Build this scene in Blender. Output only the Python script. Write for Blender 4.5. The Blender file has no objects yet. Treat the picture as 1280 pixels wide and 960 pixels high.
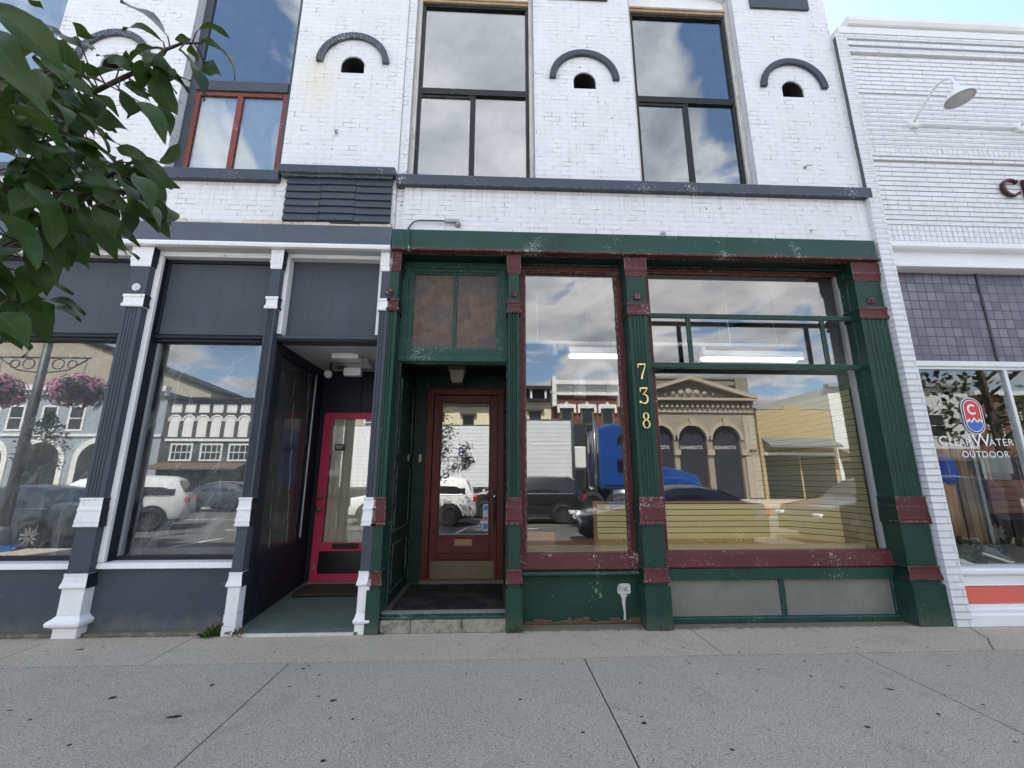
import bpy, math, random
from mathutils import Vector, Matrix
random.seed(11)
scene = bpy.context.scene
COL = scene.collection
R = math.radians

# ------------------------------------------------------------------ node helpers
def new_mat(name):
    m = bpy.data.materials.new(name); m.use_nodes = True
    nt = m.node_tree; nt.nodes.clear()
    out = nt.nodes.new('ShaderNodeOutputMaterial')
    return m, nt, out

class NT:
    def __init__(s, nt): s.nt = nt
    def n(s, typ, **kw):
        nd = s.nt.nodes.new('ShaderNode' + typ)
        for k, v in kw.items():
            if k.startswith('i_'): continue
            setattr(nd, k, v)
        return nd
    def l(s, a, b): s.nt.links.new(a, b)
    def setin(s, sock, v):
        if hasattr(v, 'is_output') or isinstance(v, bpy.types.NodeSocket): s.l(v, sock)
        else:
            if sock.type == 'RGBA' and len(v) == 3: v = (*v, 1)
            sock.default_value = v
    def math(s, op, a, b=None, c=None, clamp=False):
        nd = s.n('Math', operation=op); nd.use_clamp = clamp
        s.setin(nd.inputs[0], a)
        if b is not None: s.setin(nd.inputs[1], b)
        if c is not None: s.setin(nd.inputs[2], c)
        return nd.outputs[0]
    def mix(s, f, a, b, mode='MIX'):
        nd = s.n('Mix', data_type='RGBA', blend_type=mode)
        s.setin(nd.inputs[0], f); s.setin(nd.inputs[6], a); s.setin(nd.inputs[7], b)
        return nd.outputs[2]
    def ramp(s, f, p0, p1, c0=(0, 0, 0), c1=(1, 1, 1)):
        nd = s.n('ValToRGB'); e = nd.color_ramp.elements
        e[0].position = p0; e[0].color = (*c0, 1); e[1].position = p1; e[1].color = (*c1, 1)
        s.l(f, nd.inputs[0]); return nd.outputs[0]
    def noise(s, vec, scale, detail=4, rough=.55, dist=0):
        nd = s.n('TexNoise'); nd.inputs['Scale'].default_value = scale; nd.inputs['Detail'].default_value = detail
        nd.inputs['Roughness'].default_value = rough; nd.inputs['Distortion'].default_value = dist
        if vec is not None: s.l(vec, nd.inputs['Vector'])
        return nd.outputs['Fac']
    def pos(s): return s.n('NewGeometry').outputs['Position']
    def objco(s): return s.n('TexCoord').outputs['Object']
    def sep(s, v):
        nd = s.n('SeparateXYZ'); s.l(v, nd.inputs[0]); return nd.outputs
    def comb(s, x, y, z):
        nd = s.n('CombineXYZ')
        for i, v in enumerate((x, y, z)): s.setin(nd.inputs[i], v)
        return nd.outputs[0]
    def bump(s, h, strength, dist=.01, normal=None):
        nd = s.n('Bump'); nd.inputs['Strength'].default_value = strength; nd.inputs['Distance'].default_value = dist
        s.l(h, nd.inputs['Height'])
        if normal is not None: s.l(normal, nd.inputs['Normal'])
        return nd.outputs[0]
    def bsdf(s, col, rough=.5, metal=0, normal=None, spec=.5, **kw):
        nd = s.n('BsdfPrincipled')
        s.setin(nd.inputs['Base Color'], col); s.setin(nd.inputs['Roughness'], rough); s.setin(nd.inputs['Metallic'], metal)
        nd.inputs['Specular IOR Level'].default_value = spec
        if normal is not None: s.l(normal, nd.inputs['Normal'])
        for k, v in kw.items(): s.setin(nd.inputs[k], v)
        return nd.outputs[0]

def paint(name, col, chip=(.55, .55, .5), amt=.0, rough=.5, var=.15, dirt=.25, scale=1.0, bump=.12, chip_scale=30, spec=.28, edge=None, splash=0):
    """old brush painted surface: slight tone variation, grime, flaked patches"""
    m, nt, out = new_mat(name); t = NT(nt)
    p = t.pos()
    n1 = t.noise(p, 2.2 * scale, 5, .6); n2 = t.noise(p, 45 * scale, 4, .6)
    lo = tuple(c * (1 - var) for c in col); hi = tuple(min(1, c * (1 + var)) for c in col)
    c = t.mix(t.ramp(n1, .3, .7), lo, hi)
    s = t.sep(p)
    st = t.comb(t.math('MULTIPLY', s[0], 9), t.math('MULTIPLY', s[1], 9), t.math('MULTIPLY', s[2], 1.2))
    streak = t.ramp(t.noise(st, 2.5, 4, .6), .52, .8)
    c = t.mix(t.math('MULTIPLY', streak, dirt), c, tuple(x * .55 + .02 for x in col))
    h = t.math('ADD', t.math('MULTIPLY', n2, .6), n1)
    if amt > 0:
        big = t.noise(p, 3.0, 3, .6); sm = t.noise(p, chip_scale, 5, .7, .4)
        f = t.math('ADD', t.math('MULTIPLY', big, .5), t.math('MULTIPLY', sm, .7))
        k = .78 - amt * .2
        mask = t.ramp(f, k, k + .025)
        c = t.mix(mask, c, chip)
        h = t.math('SUBTRACT', h, t.math('MULTIPLY', mask, 1.5))
        if edge is not False:
            bv = t.n('Bevel'); bv.samples = 3; bv.inputs['Radius'].default_value = .012
            dp = t.n('VectorMath', operation='DOT_PRODUCT'); t.l(bv.outputs[0], dp.inputs[0]); t.l(t.n('NewGeometry').outputs['Normal'], dp.inputs[1])
            em = t.ramp(dp.outputs['Value'], .80, .97, (1, 1, 1), (0, 0, 0))
            em = t.math('MULTIPLY', em, t.ramp(t.noise(p, 26, 4, .7), .46, .56))
            c = t.mix(t.math('MULTIPLY', em, .85), c, chip)
    if splash:
        sp = t.math('ADD', t.math('MULTIPLY', s[2], 2.6), t.math('MULTIPLY', t.noise(p, 7, 5, .7), 1.0))
        c = t.mix(t.math('MULTIPLY', t.ramp(sp, .5, 1.0, (1, 1, 1), (0, 0, 0)), splash), c, (.20, .19, .165))
    r = t.math('ADD', rough - .08, t.math('MULTIPLY', n2, .16))
    t.l(t.bsdf(c, r, 0, t.bump(h, bump, .004), spec), out.inputs[0])
    return m

def plain(name, col, rough=.5, metal=0, spec=.5, nscale=40, var=.12, bump=.05, coat=0):
    m, nt, out = new_mat(name); t = NT(nt)
    p = t.objco(); n1 = t.noise(p, nscale, 4)
    c = t.mix(n1, tuple(x * (1 - var) for x in col), tuple(min(1, x * (1 + var)) for x in col))
    kw = {'Coat Weight': coat, 'Coat Roughness': .06} if coat else {}
    t.l(t.bsdf(c, rough, metal, t.bump(n1, bump, .003), spec, **kw), out.inputs[0])
    return m

def glass(name, base, tint=(.93, .95, .94), wob=.0, refl=(1, 1, 1), dirt=.02, graz=1.0):
    """window glass: clear transmission plus a mirror reflection that grows at grazing angles; faint dust"""
    m, nt, out = new_mat(name); t = NT(nt)
    lw = t.n('LayerWeight'); lw.inputs[0].default_value = .5
    f = t.math('ADD', base, t.math('MULTIPLY', t.math('POWER', lw.outputs['Facing'], 4.0), (1 - base) * graz), clamp=True)
    gl = t.n('BsdfGlossy'); gl.inputs['Roughness'].default_value = 0.0
    gl.inputs['Color'].default_value = (*refl, 1)
    if wob:
        t.l(t.bump(t.noise(t.pos(), 1.3, 2), wob, .02), gl.inputs['Normal'])
    tr = t.n('BsdfTransparent'); tr.inputs[0].default_value = (*tint, 1)
    mx = t.n('MixShader'); t.l(f, mx.inputs[0]); t.l(tr.outputs[0], mx.inputs[1]); t.l(gl.outputs[0], mx.inputs[2])
    df = t.n('BsdfDiffuse'); df.inputs[0].default_value = (.6, .6, .58, 1)
    dn = t.ramp(t.noise(t.pos(), 6, 6, .7), .45, .85)
    mx2 = t.n('MixShader'); t.l(t.math('MULTIPLY', dn, dirt * 2), mx2.inputs[0]); t.l(mx.outputs[0], mx2.inputs[1]); t.l(df.outputs[0], mx2.inputs[2])
    t.l(mx2.outputs[0], out.inputs[0])
    return m

def brick(name, col, col2, mortar, bw=.205, bh=.0677, ms=.006, crack=.35, bump=.5, stain=None, chipc=(.35, .27, .2), chip=.0, dark=(.1, .095, .09)):
    m, nt, out = new_mat(name); t = NT(nt)
    p = t.pos(); s = t.sep(p)
    u = t.math('ADD', s[0], s[1])
    wob = t.math('MULTIPLY', t.noise(p, 7, 2), .006)
    v = t.comb(u, t.math('ADD', s[2], wob), 0)
    b = t.n('TexBrick'); t.l(v, b.inputs['Vector'])
    b.inputs['Color1'].default_value = (*col, 1); b.inputs['Color2'].default_value = (*col2, 1); b.inputs['Mortar'].default_value = (*mortar, 1)
    b.inputs['Scale'].default_value = 1; b.inputs['Mortar Size'].default_value = ms; b.inputs['Mortar Smooth'].default_value = .35
    b.inputs['Bias'].default_value = 0; b.inputs['Brick Width'].default_value = bw; b.inputs['Row Height'].default_value = bh
    n1 = t.noise(p, 1.4, 5, .65); n2 = t.noise(p, 60, 4, .6); n3 = t.noise(p, 4.2, 4, .75); n4 = t.noise(p, 19, 4, .7)
    c = b.outputs['Color']
    c = t.mix(t.math('MULTIPLY', t.ramp(n1, .35, .75), .45), c, (col[0] * .84, col[1] * .83, col[2] * .80))
    vs2 = t.comb(t.math('MULTIPLY', u, 7), 0, t.math('MULTIPLY', s[2], .7)); stk = t.ramp(t.noise(vs2, 2.2, 5, .65), .53, .8)
    c = t.mix(t.math('MULTIPLY', stk, .34), c, (.50, .48, .43))
    # joints where the paint has opened: dark hairlines in patches
    cm = t.math('MULTIPLY', t.ramp(n3, .62 - crack * .3, .72 - crack * .25), t.ramp(n4, .38, .52))
    c = t.mix(t.math('MULTIPLY', t.math('MULTIPLY', t.ramp(b.outputs['Fac'], .45, .9), cm), .7), c, dark)
    if chip > 0:
        f = t.math('ADD', t.math('MULTIPLY', n3, .5), t.math('MULTIPLY', n4, .6))
        mk = t.ramp(f, .79 - chip * .2, .80 - chip * .2)
        c = t.mix(mk, c, chipc)
        spk = t.ramp(t.noise(p, 13, 2, .5), .735, .745)
        c = t.mix(spk, c, dark)
    # grey-brown run-off streaks below the sill band
    dz_ = t.math('MULTIPLY', t.ramp(t.math('SUBTRACT', s[2], 4.55), 0.0, .42), t.math('LESS_THAN', s[2], 4.975))
    rv = t.ramp(t.noise(t.comb(t.math('MULTIPLY', u, 16), 0, t.math('MULTIPLY', s[2], .9)), 1.7, 5, .7), .5, .72)
    c = t.mix(t.math('MULTIPLY', t.math('MULTIPLY', dz_, rv), .5), c, (.33, .29, .24))
    if stain:
        (sx, sz, sr, sc) = stain
        dx = t.math('SUBTRACT', s[0], sx); dz = t.math('MULTIPLY', t.math('SUBTRACT', s[2], sz), .55)
        d = t.math('SQRT', t.math('ADD', t.math('MULTIPLY', dx, dx), t.math('MULTIPLY', dz, dz)))
        f = t.math('MULTIPLY', t.ramp(t.math('ADD', t.math('DIVIDE', d, sr), t.math('MULTIPLY', n4, .9)), .5, 1.2, (1, 1, 1), (0, 0, 0)), .5)
        c = t.mix(f, c, sc)
    h = t.math('SUBTRACT', t.math('ADD', t.math('MULTIPLY', n2, .25), t.math('MULTIPLY', n4, .35)), b.outputs['Fac'])
    t.l(t.bsdf(c, .62, 0, t.bump(h, bump, .008), .3), out.inputs[0])
    return m

# ------------------------------------------------------------------ mesh helper
ORIG = {}
class MB:
    def __init__(s): s.v = []; s.f = []; s.m = []; s.uv = {}
    def add(s, vs, fs, mi=0):
        o = len(s.v); s.v += [tuple(x) for x in vs]
        for f in fs: s.f.append(tuple(i + o for i in f)); s.m.append(mi)
    def box(s, x0, x1, y0, y1, z0, z1, mi=0):
        vs = [(x, y, z) for z in (z0, z1) for y in (y0, y1) for x in (x0, x1)]
        s.add(vs, [(0, 2, 3, 1), (4, 5, 7, 6), (0, 1, 5, 4), (2, 6, 7, 3), (0, 4, 6, 2), (1, 3, 7, 5)], mi); return s
    def ibox(s, x0, x1, y0, y1, z0, z1, mi=0):       # room seen from inside
        vs = [(x, y, z) for z in (z0, z1) for y in (y0, y1) for x in (x0, x1)]
        s.add(vs, [(1, 3, 2, 0), (6, 7, 5, 4), (3, 7, 6, 2), (2, 6, 4, 0), (5, 7, 3, 1)], mi); return s
    def quad(s, a, b, c, d, mi=0): s.add([a, b, c, d], [(0, 1, 2, 3)], mi); return s
    def prism(s, poly, axis, a0, a1, mi=0):
        """poly: 2D points; axis 'x' -> (y,z) extruded along x; 'y' -> (x,z); 'z' -> (x,y)"""
        n = len(poly)
        def P(p, a): return {'x': (a, p[0], p[1]), 'y': (p[0], a, p[1]), 'z': (p[0], p[1], a)}[axis]
        vs = [P(p, a0) for p in poly] + [P(p, a1) for p in poly]
        fs = [tuple(range(n)), tuple(range(2 * n - 1, n - 1, -1))] + [(i, i + n, (i + 1) % n + n, (i + 1) % n) for i in range(n)]
        s.add(vs, fs, mi); return s
    def mould(s, x0, x1, yf, yb, prof, mi=0, ms=1):
        """moulding wrapped round the front and two ends of a post: prof = [(projection, z)...]"""
        vs = []; fs = []
        for p, z in prof: vs += [(x0 - p, yb, z), (x0 - p, yf - p, z), (x1 + p, yf - p, z), (x1 + p, yb, z)]
        for i in range(len(prof) - 1):
            a = i * 4; b = a + 4
            for j in range(4): fs.append((a + j, a + (j + 1) % 4, b + (j + 1) % 4, b + j))
        fs.append((0, 1, 2, 3)); e = (len(prof) - 1) * 4; fs.append((e + 3, e + 2, e + 1, e))
        k = len(s.m); s.add(vs, fs, mi)
        for q in range(k, len(s.m) - 2):
            if (q - k) % 4 != 1: s.m[q] = ms          # returns of the moulding take the second material, a shaded copy on the pilasters
        return s
    def tube(s, pts, r, n=8, mi=0, caps=True):
        pts = [Vector(p) for p in pts]; rr = r if isinstance(r, (list, tuple)) else [r] * len(pts)
        vs = []; fs = []; prev = None
        for i, p in enumerate(pts):
            d = (pts[min(i + 1, len(pts) - 1)] - pts[max(i - 1, 0)]).normalized()
            if prev is None:
                a = d.orthogonal().normalized()
            else:
                a = (prev - d * prev.dot(d)).normalized()
            prev = a; b = d.cross(a)
            for k in range(n):
                w = 2 * math.pi * k / n; vs.append(tuple(p + (a * math.cos(w) + b * math.sin(w)) * rr[i]))
        for i in range(len(pts) - 1):
            for k in range(n): fs.append((i * n + k, i * n + (k + 1) % n, (i + 1) * n + (k + 1) % n, (i + 1) * n + k))
        if caps: fs.append(tuple(range(n - 1, -1, -1))); e = (len(pts) - 1) * n; fs.append(tuple(range(e, e + n)))
        s.add(vs, fs, mi); return s
    def lathe(s, prof, c, axis='z', n=20, mi=0):
        """prof [(radius, h)] about a line through c along axis (letter or vector)"""
        ax = {'x': Vector((1, 0, 0)), 'y': Vector((0, 1, 0)), 'z': Vector((0, 0, 1))}[axis] if isinstance(axis, str) else Vector(axis).normalized()
        a = ax.orthogonal().normalized(); b = ax.cross(a); c = Vector(c); vs = []; fs = []
        for r, h in prof:
            for k in range(n):
                w = 2 * math.pi * k / n; vs.append(tuple(c + ax * h + (a * math.cos(w) + b * math.sin(w)) * r))
        for i in range(len(prof) - 1):
            for k in range(n): fs.append((i * n + k, i * n + (k + 1) % n, (i + 1) * n + (k + 1) % n, (i + 1) * n + k))
        if prof[0][0] > 1e-5: fs.append(tuple(range(n - 1, -1, -1)))
        if prof[-1][0] > 1e-5: e = (len(prof) - 1) * n; fs.append(tuple(range(e, e + n)))
        s.add(vs, fs, mi); return s
    def wall(s, x0, x1, z0, z1, y0, y1, holes, mi=0):
        """slab facing -y with rectangular holes, only outer faces and reveals"""
        xs = sorted({x0, x1, *[h[0] for h in holes], *[h[1] for h in holes]}); xs = [x for x in xs if x0 <= x <= x1]
        zs = sorted({z0, z1, *[h[2] for h in holes], *[h[3] for h in holes]}); zs = [z for z in zs if z0 <= z <= z1]
        def solid(i, j):
            if i < 0 or j < 0 or i >= len(xs) - 1 or j >= len(zs) - 1: return False
            cx = (xs[i] + xs[i + 1]) / 2; cz = (zs[j] + zs[j + 1]) / 2
            return not any(h[0] < cx < h[1] and h[2] < cz < h[3] for h in holes)
        for i in range(len(xs) - 1):
            for j in range(len(zs) - 1):
                if not solid(i, j): continue
                a, b, c, d = xs[i], xs[i + 1], zs[j], zs[j + 1]
                s.quad((a, y0, c), (b, y0, c), (b, y0, d), (a, y0, d), mi); s.quad((a, y1, d), (b, y1, d), (b, y1, c), (a, y1, c), mi)
                if not solid(i - 1, j): s.quad((a, y0, c), (a, y0, d), (a, y1, d), (a, y1, c), mi)
                if not solid(i + 1, j): s.quad((b, y0, c), (b, y1, c), (b, y1, d), (b, y0, d), mi)
                if not solid(i, j - 1): s.quad((a, y0, c), (a, y1, c), (b, y1, c), (b, y0, c), mi)
                if not solid(i, j + 1): s.quad((a, y0, d), (b, y0, d), (b, y1, d), (a, y1, d), mi)
        return s
    def ring(s, cx, cz, ri, ro, y0, y1, a0=0, a1=180, n=28, mi=0):
        pts = [(cx + ro * math.cos(R(a0 + (a1 - a0) * k / n)), cz + ro * math.sin(R(a0 + (a1 - a0) * k / n))) for k in range(n + 1)]
        inn = [(cx + ri * math.cos(R(a0 + (a1 - a0) * k / n)), cz + ri * math.sin(R(a0 + (a1 - a0) * k / n))) for k in range(n + 1)]
        for k in range(n): s.prism([inn[k], pts[k], pts[k + 1], inn[k + 1]], 'y', y0, y1, mi)
        return s
    def frame(s, x0, x1, z0, z1, w, y0, y1, mi=0, sides='lrtb', wb=None):
        wb = wb or w
        zt = z1 - w if 't' in sides else z1; zb = z0 + wb if 'b' in sides else z0
        if 't' in sides: s.box(x0, x1, y0, y1, z1 - w, z1, mi)
        if 'b' in sides: s.box(x0, x1, y0, y1, z0, z0 + wb, mi)
        if 'l' in sides: s.box(x0, x0 + w, y0, y1, zb, zt, mi)
        if 'r' in sides: s.box(x1 - w, x1, y0, y1, zb, zt, mi)
        return s
    def build(s, name, mats, parent=None, smooth=False, bevel=0, seg=1):
        root = parent
        while root is not None and root.parent is not None: root = root.parent
        o = Vector(ORIG.get(root.name, (0, 0, 0))) if root is not None else Vector((0, 0, 0))
        me = bpy.data.meshes.new(name)
        me.from_pydata([tuple(Vector(v) - o) for v in s.v], [], s.f)
        for m in (mats if isinstance(mats, (list, tuple)) else [mats]): me.materials.append(m)
        me.polygons.foreach_set('material_index', s.m)
        if smooth: me.polygons.foreach_set('use_smooth', [True] * len(me.polygons))
        me.update()
        ob = bpy.data.objects.new(name, me); COL.objects.link(ob)
        if parent is not None: ob.parent = parent
        import bmesh
        bm = bmesh.new(); bm.from_mesh(me); bmesh.ops.recalc_face_normals(bm, faces=bm.faces)
        bm.to_mesh(me); bm.free()
        if bevel:
            md = ob.modifiers.new('bevel', 'BEVEL'); md.width = bevel; md.segments = seg; md.limit_method = 'ANGLE'; md.angle_limit = R(40)
            md.harden_normals = False
        return ob

def tag(o, label, cat, group=None, kind=None):
    if label: o['label'] = label
    if cat: o['category'] = cat
    if group: o['group'] = group
    if kind: o['kind'] = kind
    return o
def thing(name, loc, label, cat, group=None):
    o = bpy.data.objects.new(name, None); COL.objects.link(o); o.location = loc; o.empty_display_size = .1
    ORIG[o.name] = tuple(loc)
    return tag(o, label, cat, group)
def copy_tree(o, parent=None):
    c = o.copy(); COL.objects.link(c); c.parent = parent
    if o.name in ORIG: ORIG[c.name] = ORIG[o.name]
    for ch in o.children: copy_tree(ch, c)
    return c
def relabel(o, label, group=None):
    o['label'] = label
    if group: o['group'] = group
    return o
def text_mb(mb, txt, size, origin, ux, uz, depth=.004, mi=0, align='LEFT', spacing=1.0):
    """built-in lettering laid on the plane ux/uz at origin"""
    cu = bpy.data.curves.new('lettering', 'FONT'); cu.body = txt; cu.size = size; cu.extrude = depth / 2; cu.align_x = align; cu.space_character = spacing
    ob = bpy.data.objects.new('lettering', cu); COL.objects.link(ob)
    bpy.context.view_layer.update()
    me = bpy.data.meshes.new_from_object(ob.evaluated_get(bpy.context.evaluated_depsgraph_get()))
    bpy.data.objects.remove(ob); bpy.data.curves.remove(cu)
    ux = Vector(ux); uz = Vector(uz); n = ux.cross(uz); o = Vector(origin)
    mb.add([tuple(o + ux * v.co.x + uz * v.co.y + n * v.co.z) for v in me.vertices], [tuple(p.vertices) for p in me.polygons], mi)
    bpy.data.meshes.remove(me)
def stroke_mb(mb, pts, widths, ux, uz, origin, depth, mi=0):
    """flat lettering stroke of varying width"""
    o = Vector(origin); ux = Vector(ux); uz = Vector(uz); n = ux.cross(uz)
    L = []; Rr = []
    for i, p in enumerate(pts):
        a = pts[max(i - 1, 0)]; b = pts[min(i + 1, len(pts) - 1)]
        d = Vector((b[0] - a[0], b[1] - a[1])).normalized(); q = Vector((-d.y, d.x)); w = widths[i] / 2
        L.append((p[0] + q.x * w, p[1] + q.y * w)); Rr.append((p[0] - q.x * w, p[1] - q.y * w))
    def W(p, k): return tuple(o + ux * p[0] + uz * p[1] + n * k)
    for i in range(len(pts) - 1):
        c = [L[i], Rr[i], Rr[i + 1], L[i + 1]]
        vs = [W(p, 0) for p in c] + [W(p, depth) for p in c]
        mb.add(vs, [(3, 2, 1, 0), (4, 5, 6, 7), (0, 1, 5, 4), (1, 2, 6, 5), (2, 3, 7, 6), (3, 0, 4, 7)], mi)
def arcpts(cx, cy, rx, ry, a0, a1, n=14):
    return [(cx + rx * math.cos(R(a0 + (a1 - a0) * k / n)), cy + ry * math.sin(R(a0 + (a1 - a0) * k / n))) for k in range(n + 1)]
LEAVES = [[-0.6315, -3.936, 2.3111, -0.7639, -3.9005, 2.4271, 0.0328], [-0.6374, -3.9325, 2.2963, -0.7201, -3.924, 2.3256, 0.0215], [-0.568, -3.9394, 2.3141, -0.5438, -3.8914, 2.3594, 0.0253], [-0.5462, -3.9524, 2.2761, -0.4637, -3.9658, 2.1733, 0.0246], [-0.5874, -3.9468, 2.2588, -0.5551, -3.9101, 2.1831, 0.0357], [-0.5814, -3.9349, 2.2964, -0.6084, -3.9356, 2.294, 0.0139], [-0.5928, -3.9167, 2.309, -0.6052, -3.8762, 2.3143, 0.0181], [-0.7009, -3.9016, 2.262, -0.7376, -3.9217, 2.2554, 0.0311], [-0.6895, -3.8879, 2.2902, -0.7654, -3.8514, 2.3582, 0.0212], [-0.6462, -3.9388, 2.2343, -0.6037, -3.9237, 2.2246, 0.0295], [-0.7053, -3.8844, 2.2778, -0.8467, -3.8338, 2.3086, 0.0371], [-0.7168, -3.9087, 2.2046, -0.7048, -3.8909, 2.1578, 0.0404], [-0.7202, -3.8865, 2.2438, -0.6753, -3.8801, 2.2204, 0.0183], [-0.6202, -3.9439, 2.2062, -0.611, -3.8952, 2.1648, 0.0437], [-0.6544, -3.8934, 2.2622, -0.6513, -3.837, 2.2774, 0.0288], [-0.6264, -3.9575, 2.1303, -0.5771, -3.9458, 2.0541, 0.035], [-0.7696, -3.921, 2.178, -0.7522, -3.8581, 2.1541, 0.0419], [-0.7611, -3.9317, 2.1322, -0.7441, -3.8705, 2.0974, 0.036], [-0.6874, -3.9412, 2.0687, -0.6147, -3.9532, 2.0061, 0.0315], [-0.6208, -3.9543, 2.0224, -0.5668, -3.9255, 1.979, 0.0295], [-0.6449, -3.9321, 2.0194, -0.636, -3.8953, 1.993, 0.028], [-0.6946, -3.8979, 2.0598, -0.7474, -3.8413, 2.0657, 0.0197], [-0.5965, -4.1834, 2.0334, -0.5347, -4.1455, 1.9739, 0.041], [-0.576, -4.1932, 1.9814, -0.4762, -4.1978, 1.8601, 0.0379], [-0.6383, -4.114, 1.96, -0.5601, -4.0958, 1.9084, 0.0295], [-0.6693, -4.0106, 2.0082, -0.6277, -3.9937, 1.9674, 0.0281], [-0.6556, -4.0416, 1.9606, -0.6454, -4.0233, 1.9228, 0.0352], [-0.621, -4.1359, 1.9169, -0.6502, -4.0767, 1.9141, 0.0328], [-0.6802, -4.066, 1.983, -0.6402, -4.059, 1.9206, 0.0284], [-0.7341, -4.0367, 1.9537, -0.6719, -4.0488, 1.9148, 0.0196], [-0.7374, -3.9946, 1.9496, -0.7278, -3.9767, 1.9234, 0.0271], [-0.718, -4.0091, 2.1951, -0.7365, -3.9711, 2.1392, 0.0287], [-0.711, -3.986, 2.1821, -0.7681, -3.928, 2.1812, 0.0227], [-0.7778, -3.9173, 2.2549, -0.7797, -3.895, 2.2391, 0.0202], [-0.6917, -4.0368, 2.1302, -0.6652, -4.0393, 2.0755, 0.0292], [-0.8261, -3.966, 2.2526, -0.8992, -3.909, 2.2547, 0.0284], [-0.851, -3.9266, 2.311, -0.7931, -3.9145, 2.2876, 0.0253], [-0.8879, -3.9382, 2.3702, -0.8886, -3.9126, 2.3823, 0.0152], [-0.6213, -4.0842, 1.8692, -0.5945, -4.0591, 1.7862, 0.0424], [-0.6417, -4.0933, 1.8216, -0.564, -4.097, 1.7389, 0.0375], [-0.6137, -4.0245, 1.8758, -0.5791, -3.9814, 1.8101, 0.0264], [-0.5816, -4.0119, 1.9049, -0.5813, -3.9642, 1.8615, 0.0283], [-0.5451, -4.0225, 1.8995, -0.4838, -4.0322, 1.8352, 0.0259], [-0.5497, -3.9951, 1.9155, -0.5112, -3.9767, 1.8529, 0.025], [-0.6694, -3.9845, 1.8911, -0.6279, -3.9808, 1.8487, 0.0271], [-0.6802, -4.013, 1.8368, -0.6181, -4.0201, 1.751, 0.0254], [-0.685, -3.9911, 1.8315, -0.6278, -4.0005, 1.7805, 0.0202], [-0.7102, -4.0233, 1.7966, -0.7388, -3.9563, 1.7601, 0.0265], [-0.7003, -3.9902, 1.7382, -0.7037, -3.9299, 1.6911, 0.0235], [-0.6663, -4.0455, 1.7035, -0.6151, -4.0383, 1.6533, 0.0354], [-0.6951, -3.9787, 1.6855, -0.7316, -3.9388, 1.6697, 0.0117], [-0.7335, -3.9393, 1.8845, -0.6732, -3.9708, 1.8494, 0.0133], [-0.7733, -3.9586, 1.7946, -0.8039, -3.9055, 1.7989, 0.0167], [-0.7253, -3.94, 1.9784, -0.7056, -3.9235, 1.9634, 0.0182], [-0.6627, -3.9582, 1.9557, -0.7302, -3.9102, 1.9468, 0.0155], [-0.6841, -3.9627, 1.9803, -0.6496, -3.9699, 1.9487, 0.0243], [-0.7645, -3.9615, 2.0822, -0.7073, -3.9582, 2.0458, 0.0295], [-0.7929, -3.9335, 2.1462, -0.7416, -3.9363, 2.125, 0.0216], [-0.7699, -3.9284, 2.2112, -0.8008, -3.873, 2.2318, 0.0222], [-0.7404, -4.0045, 2.0869, -0.7768, -3.9921, 2.0516, 0.0301], [-0.83, -3.9899, 2.1304, -0.7811, -3.9779, 2.1133, 0.0331], [-0.7512, -4.007, 1.9155, -0.7832, -3.9491, 1.918, 0.0303], [-0.7369, -3.9827, 1.8959, -0.8168, -3.9235, 1.8772, 0.0292], [-0.759, -3.9042, 2.1928, -0.7461, -3.8967, 2.1539, 0.0152], [-0.6698, -3.9249, 1.9921, -0.6254, -3.9325, 1.975, 0.0164], [-0.7498, -3.8839, 2.284, -0.8364, -3.8521, 2.3454, 0.0133], [-0.7254, -3.8979, 2.296, -0.703, -3.9251, 2.2793, 0.0105]]
TWIGS = [[[-1.2417, -3.7319, 2.202], [-0.9896, -3.8004, 2.231], [-0.8208, -3.8681, 2.2265], [-0.7318, -3.8959, 2.2423], [-0.6854, -3.9026, 2.2635], [-0.6282, -3.9289, 2.2786], [-0.5965, -3.9329, 2.2904], [-0.5532, -3.9428, 2.2804]], [[-1.0449, -3.8538, 2.0211], [-0.8565, -3.8807, 2.0136], [-0.7145, -3.9209, 1.9825], [-0.6588, -3.9303, 2.014], [-0.6142, -3.9457, 2.0285]], [[-0.9401, -3.9208, 1.9331], [-0.7722, -3.9663, 1.9209], [-0.6622, -3.9908, 1.9179], [-0.5784, -4.004, 1.915], [-0.539, -4.0046, 1.9102]], [[-0.7853, -4.0763, 2.0495], [-0.7058, -4.0783, 2.0429], [-0.697, -4.0427, 2.0658], [-0.7074, -4.016, 2.1321], [-0.7311, -4.0056, 2.1822]], [[-0.8479, -3.9687, 1.808], [-0.7385, -4.0039, 1.8069], [-0.6918, -4.0105, 1.8276], [-0.6697, -4.0044, 1.8424]], [[-0.8082, -3.9851, 1.7359], [-0.7496, -3.9896, 1.745], [-0.7003, -3.9907, 1.7405]], [[-0.6455, -4.1763, 2.0112], [-0.6172, -4.1796, 2.0205], [-0.6125, -4.1675, 2.0572]], [[-0.8565, -3.8807, 2.0136], [-0.8044, -3.9384, 1.9864], [-0.7404, -4.0048, 1.996], [-0.694, -4.0691, 1.9996]], [[-0.8208, -3.8681, 2.2265], [-0.7668, -3.9308, 2.1293], [-0.6755, -4.0103, 2.0082], [-0.6805, -4.0335, 1.9752]]]
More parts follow.
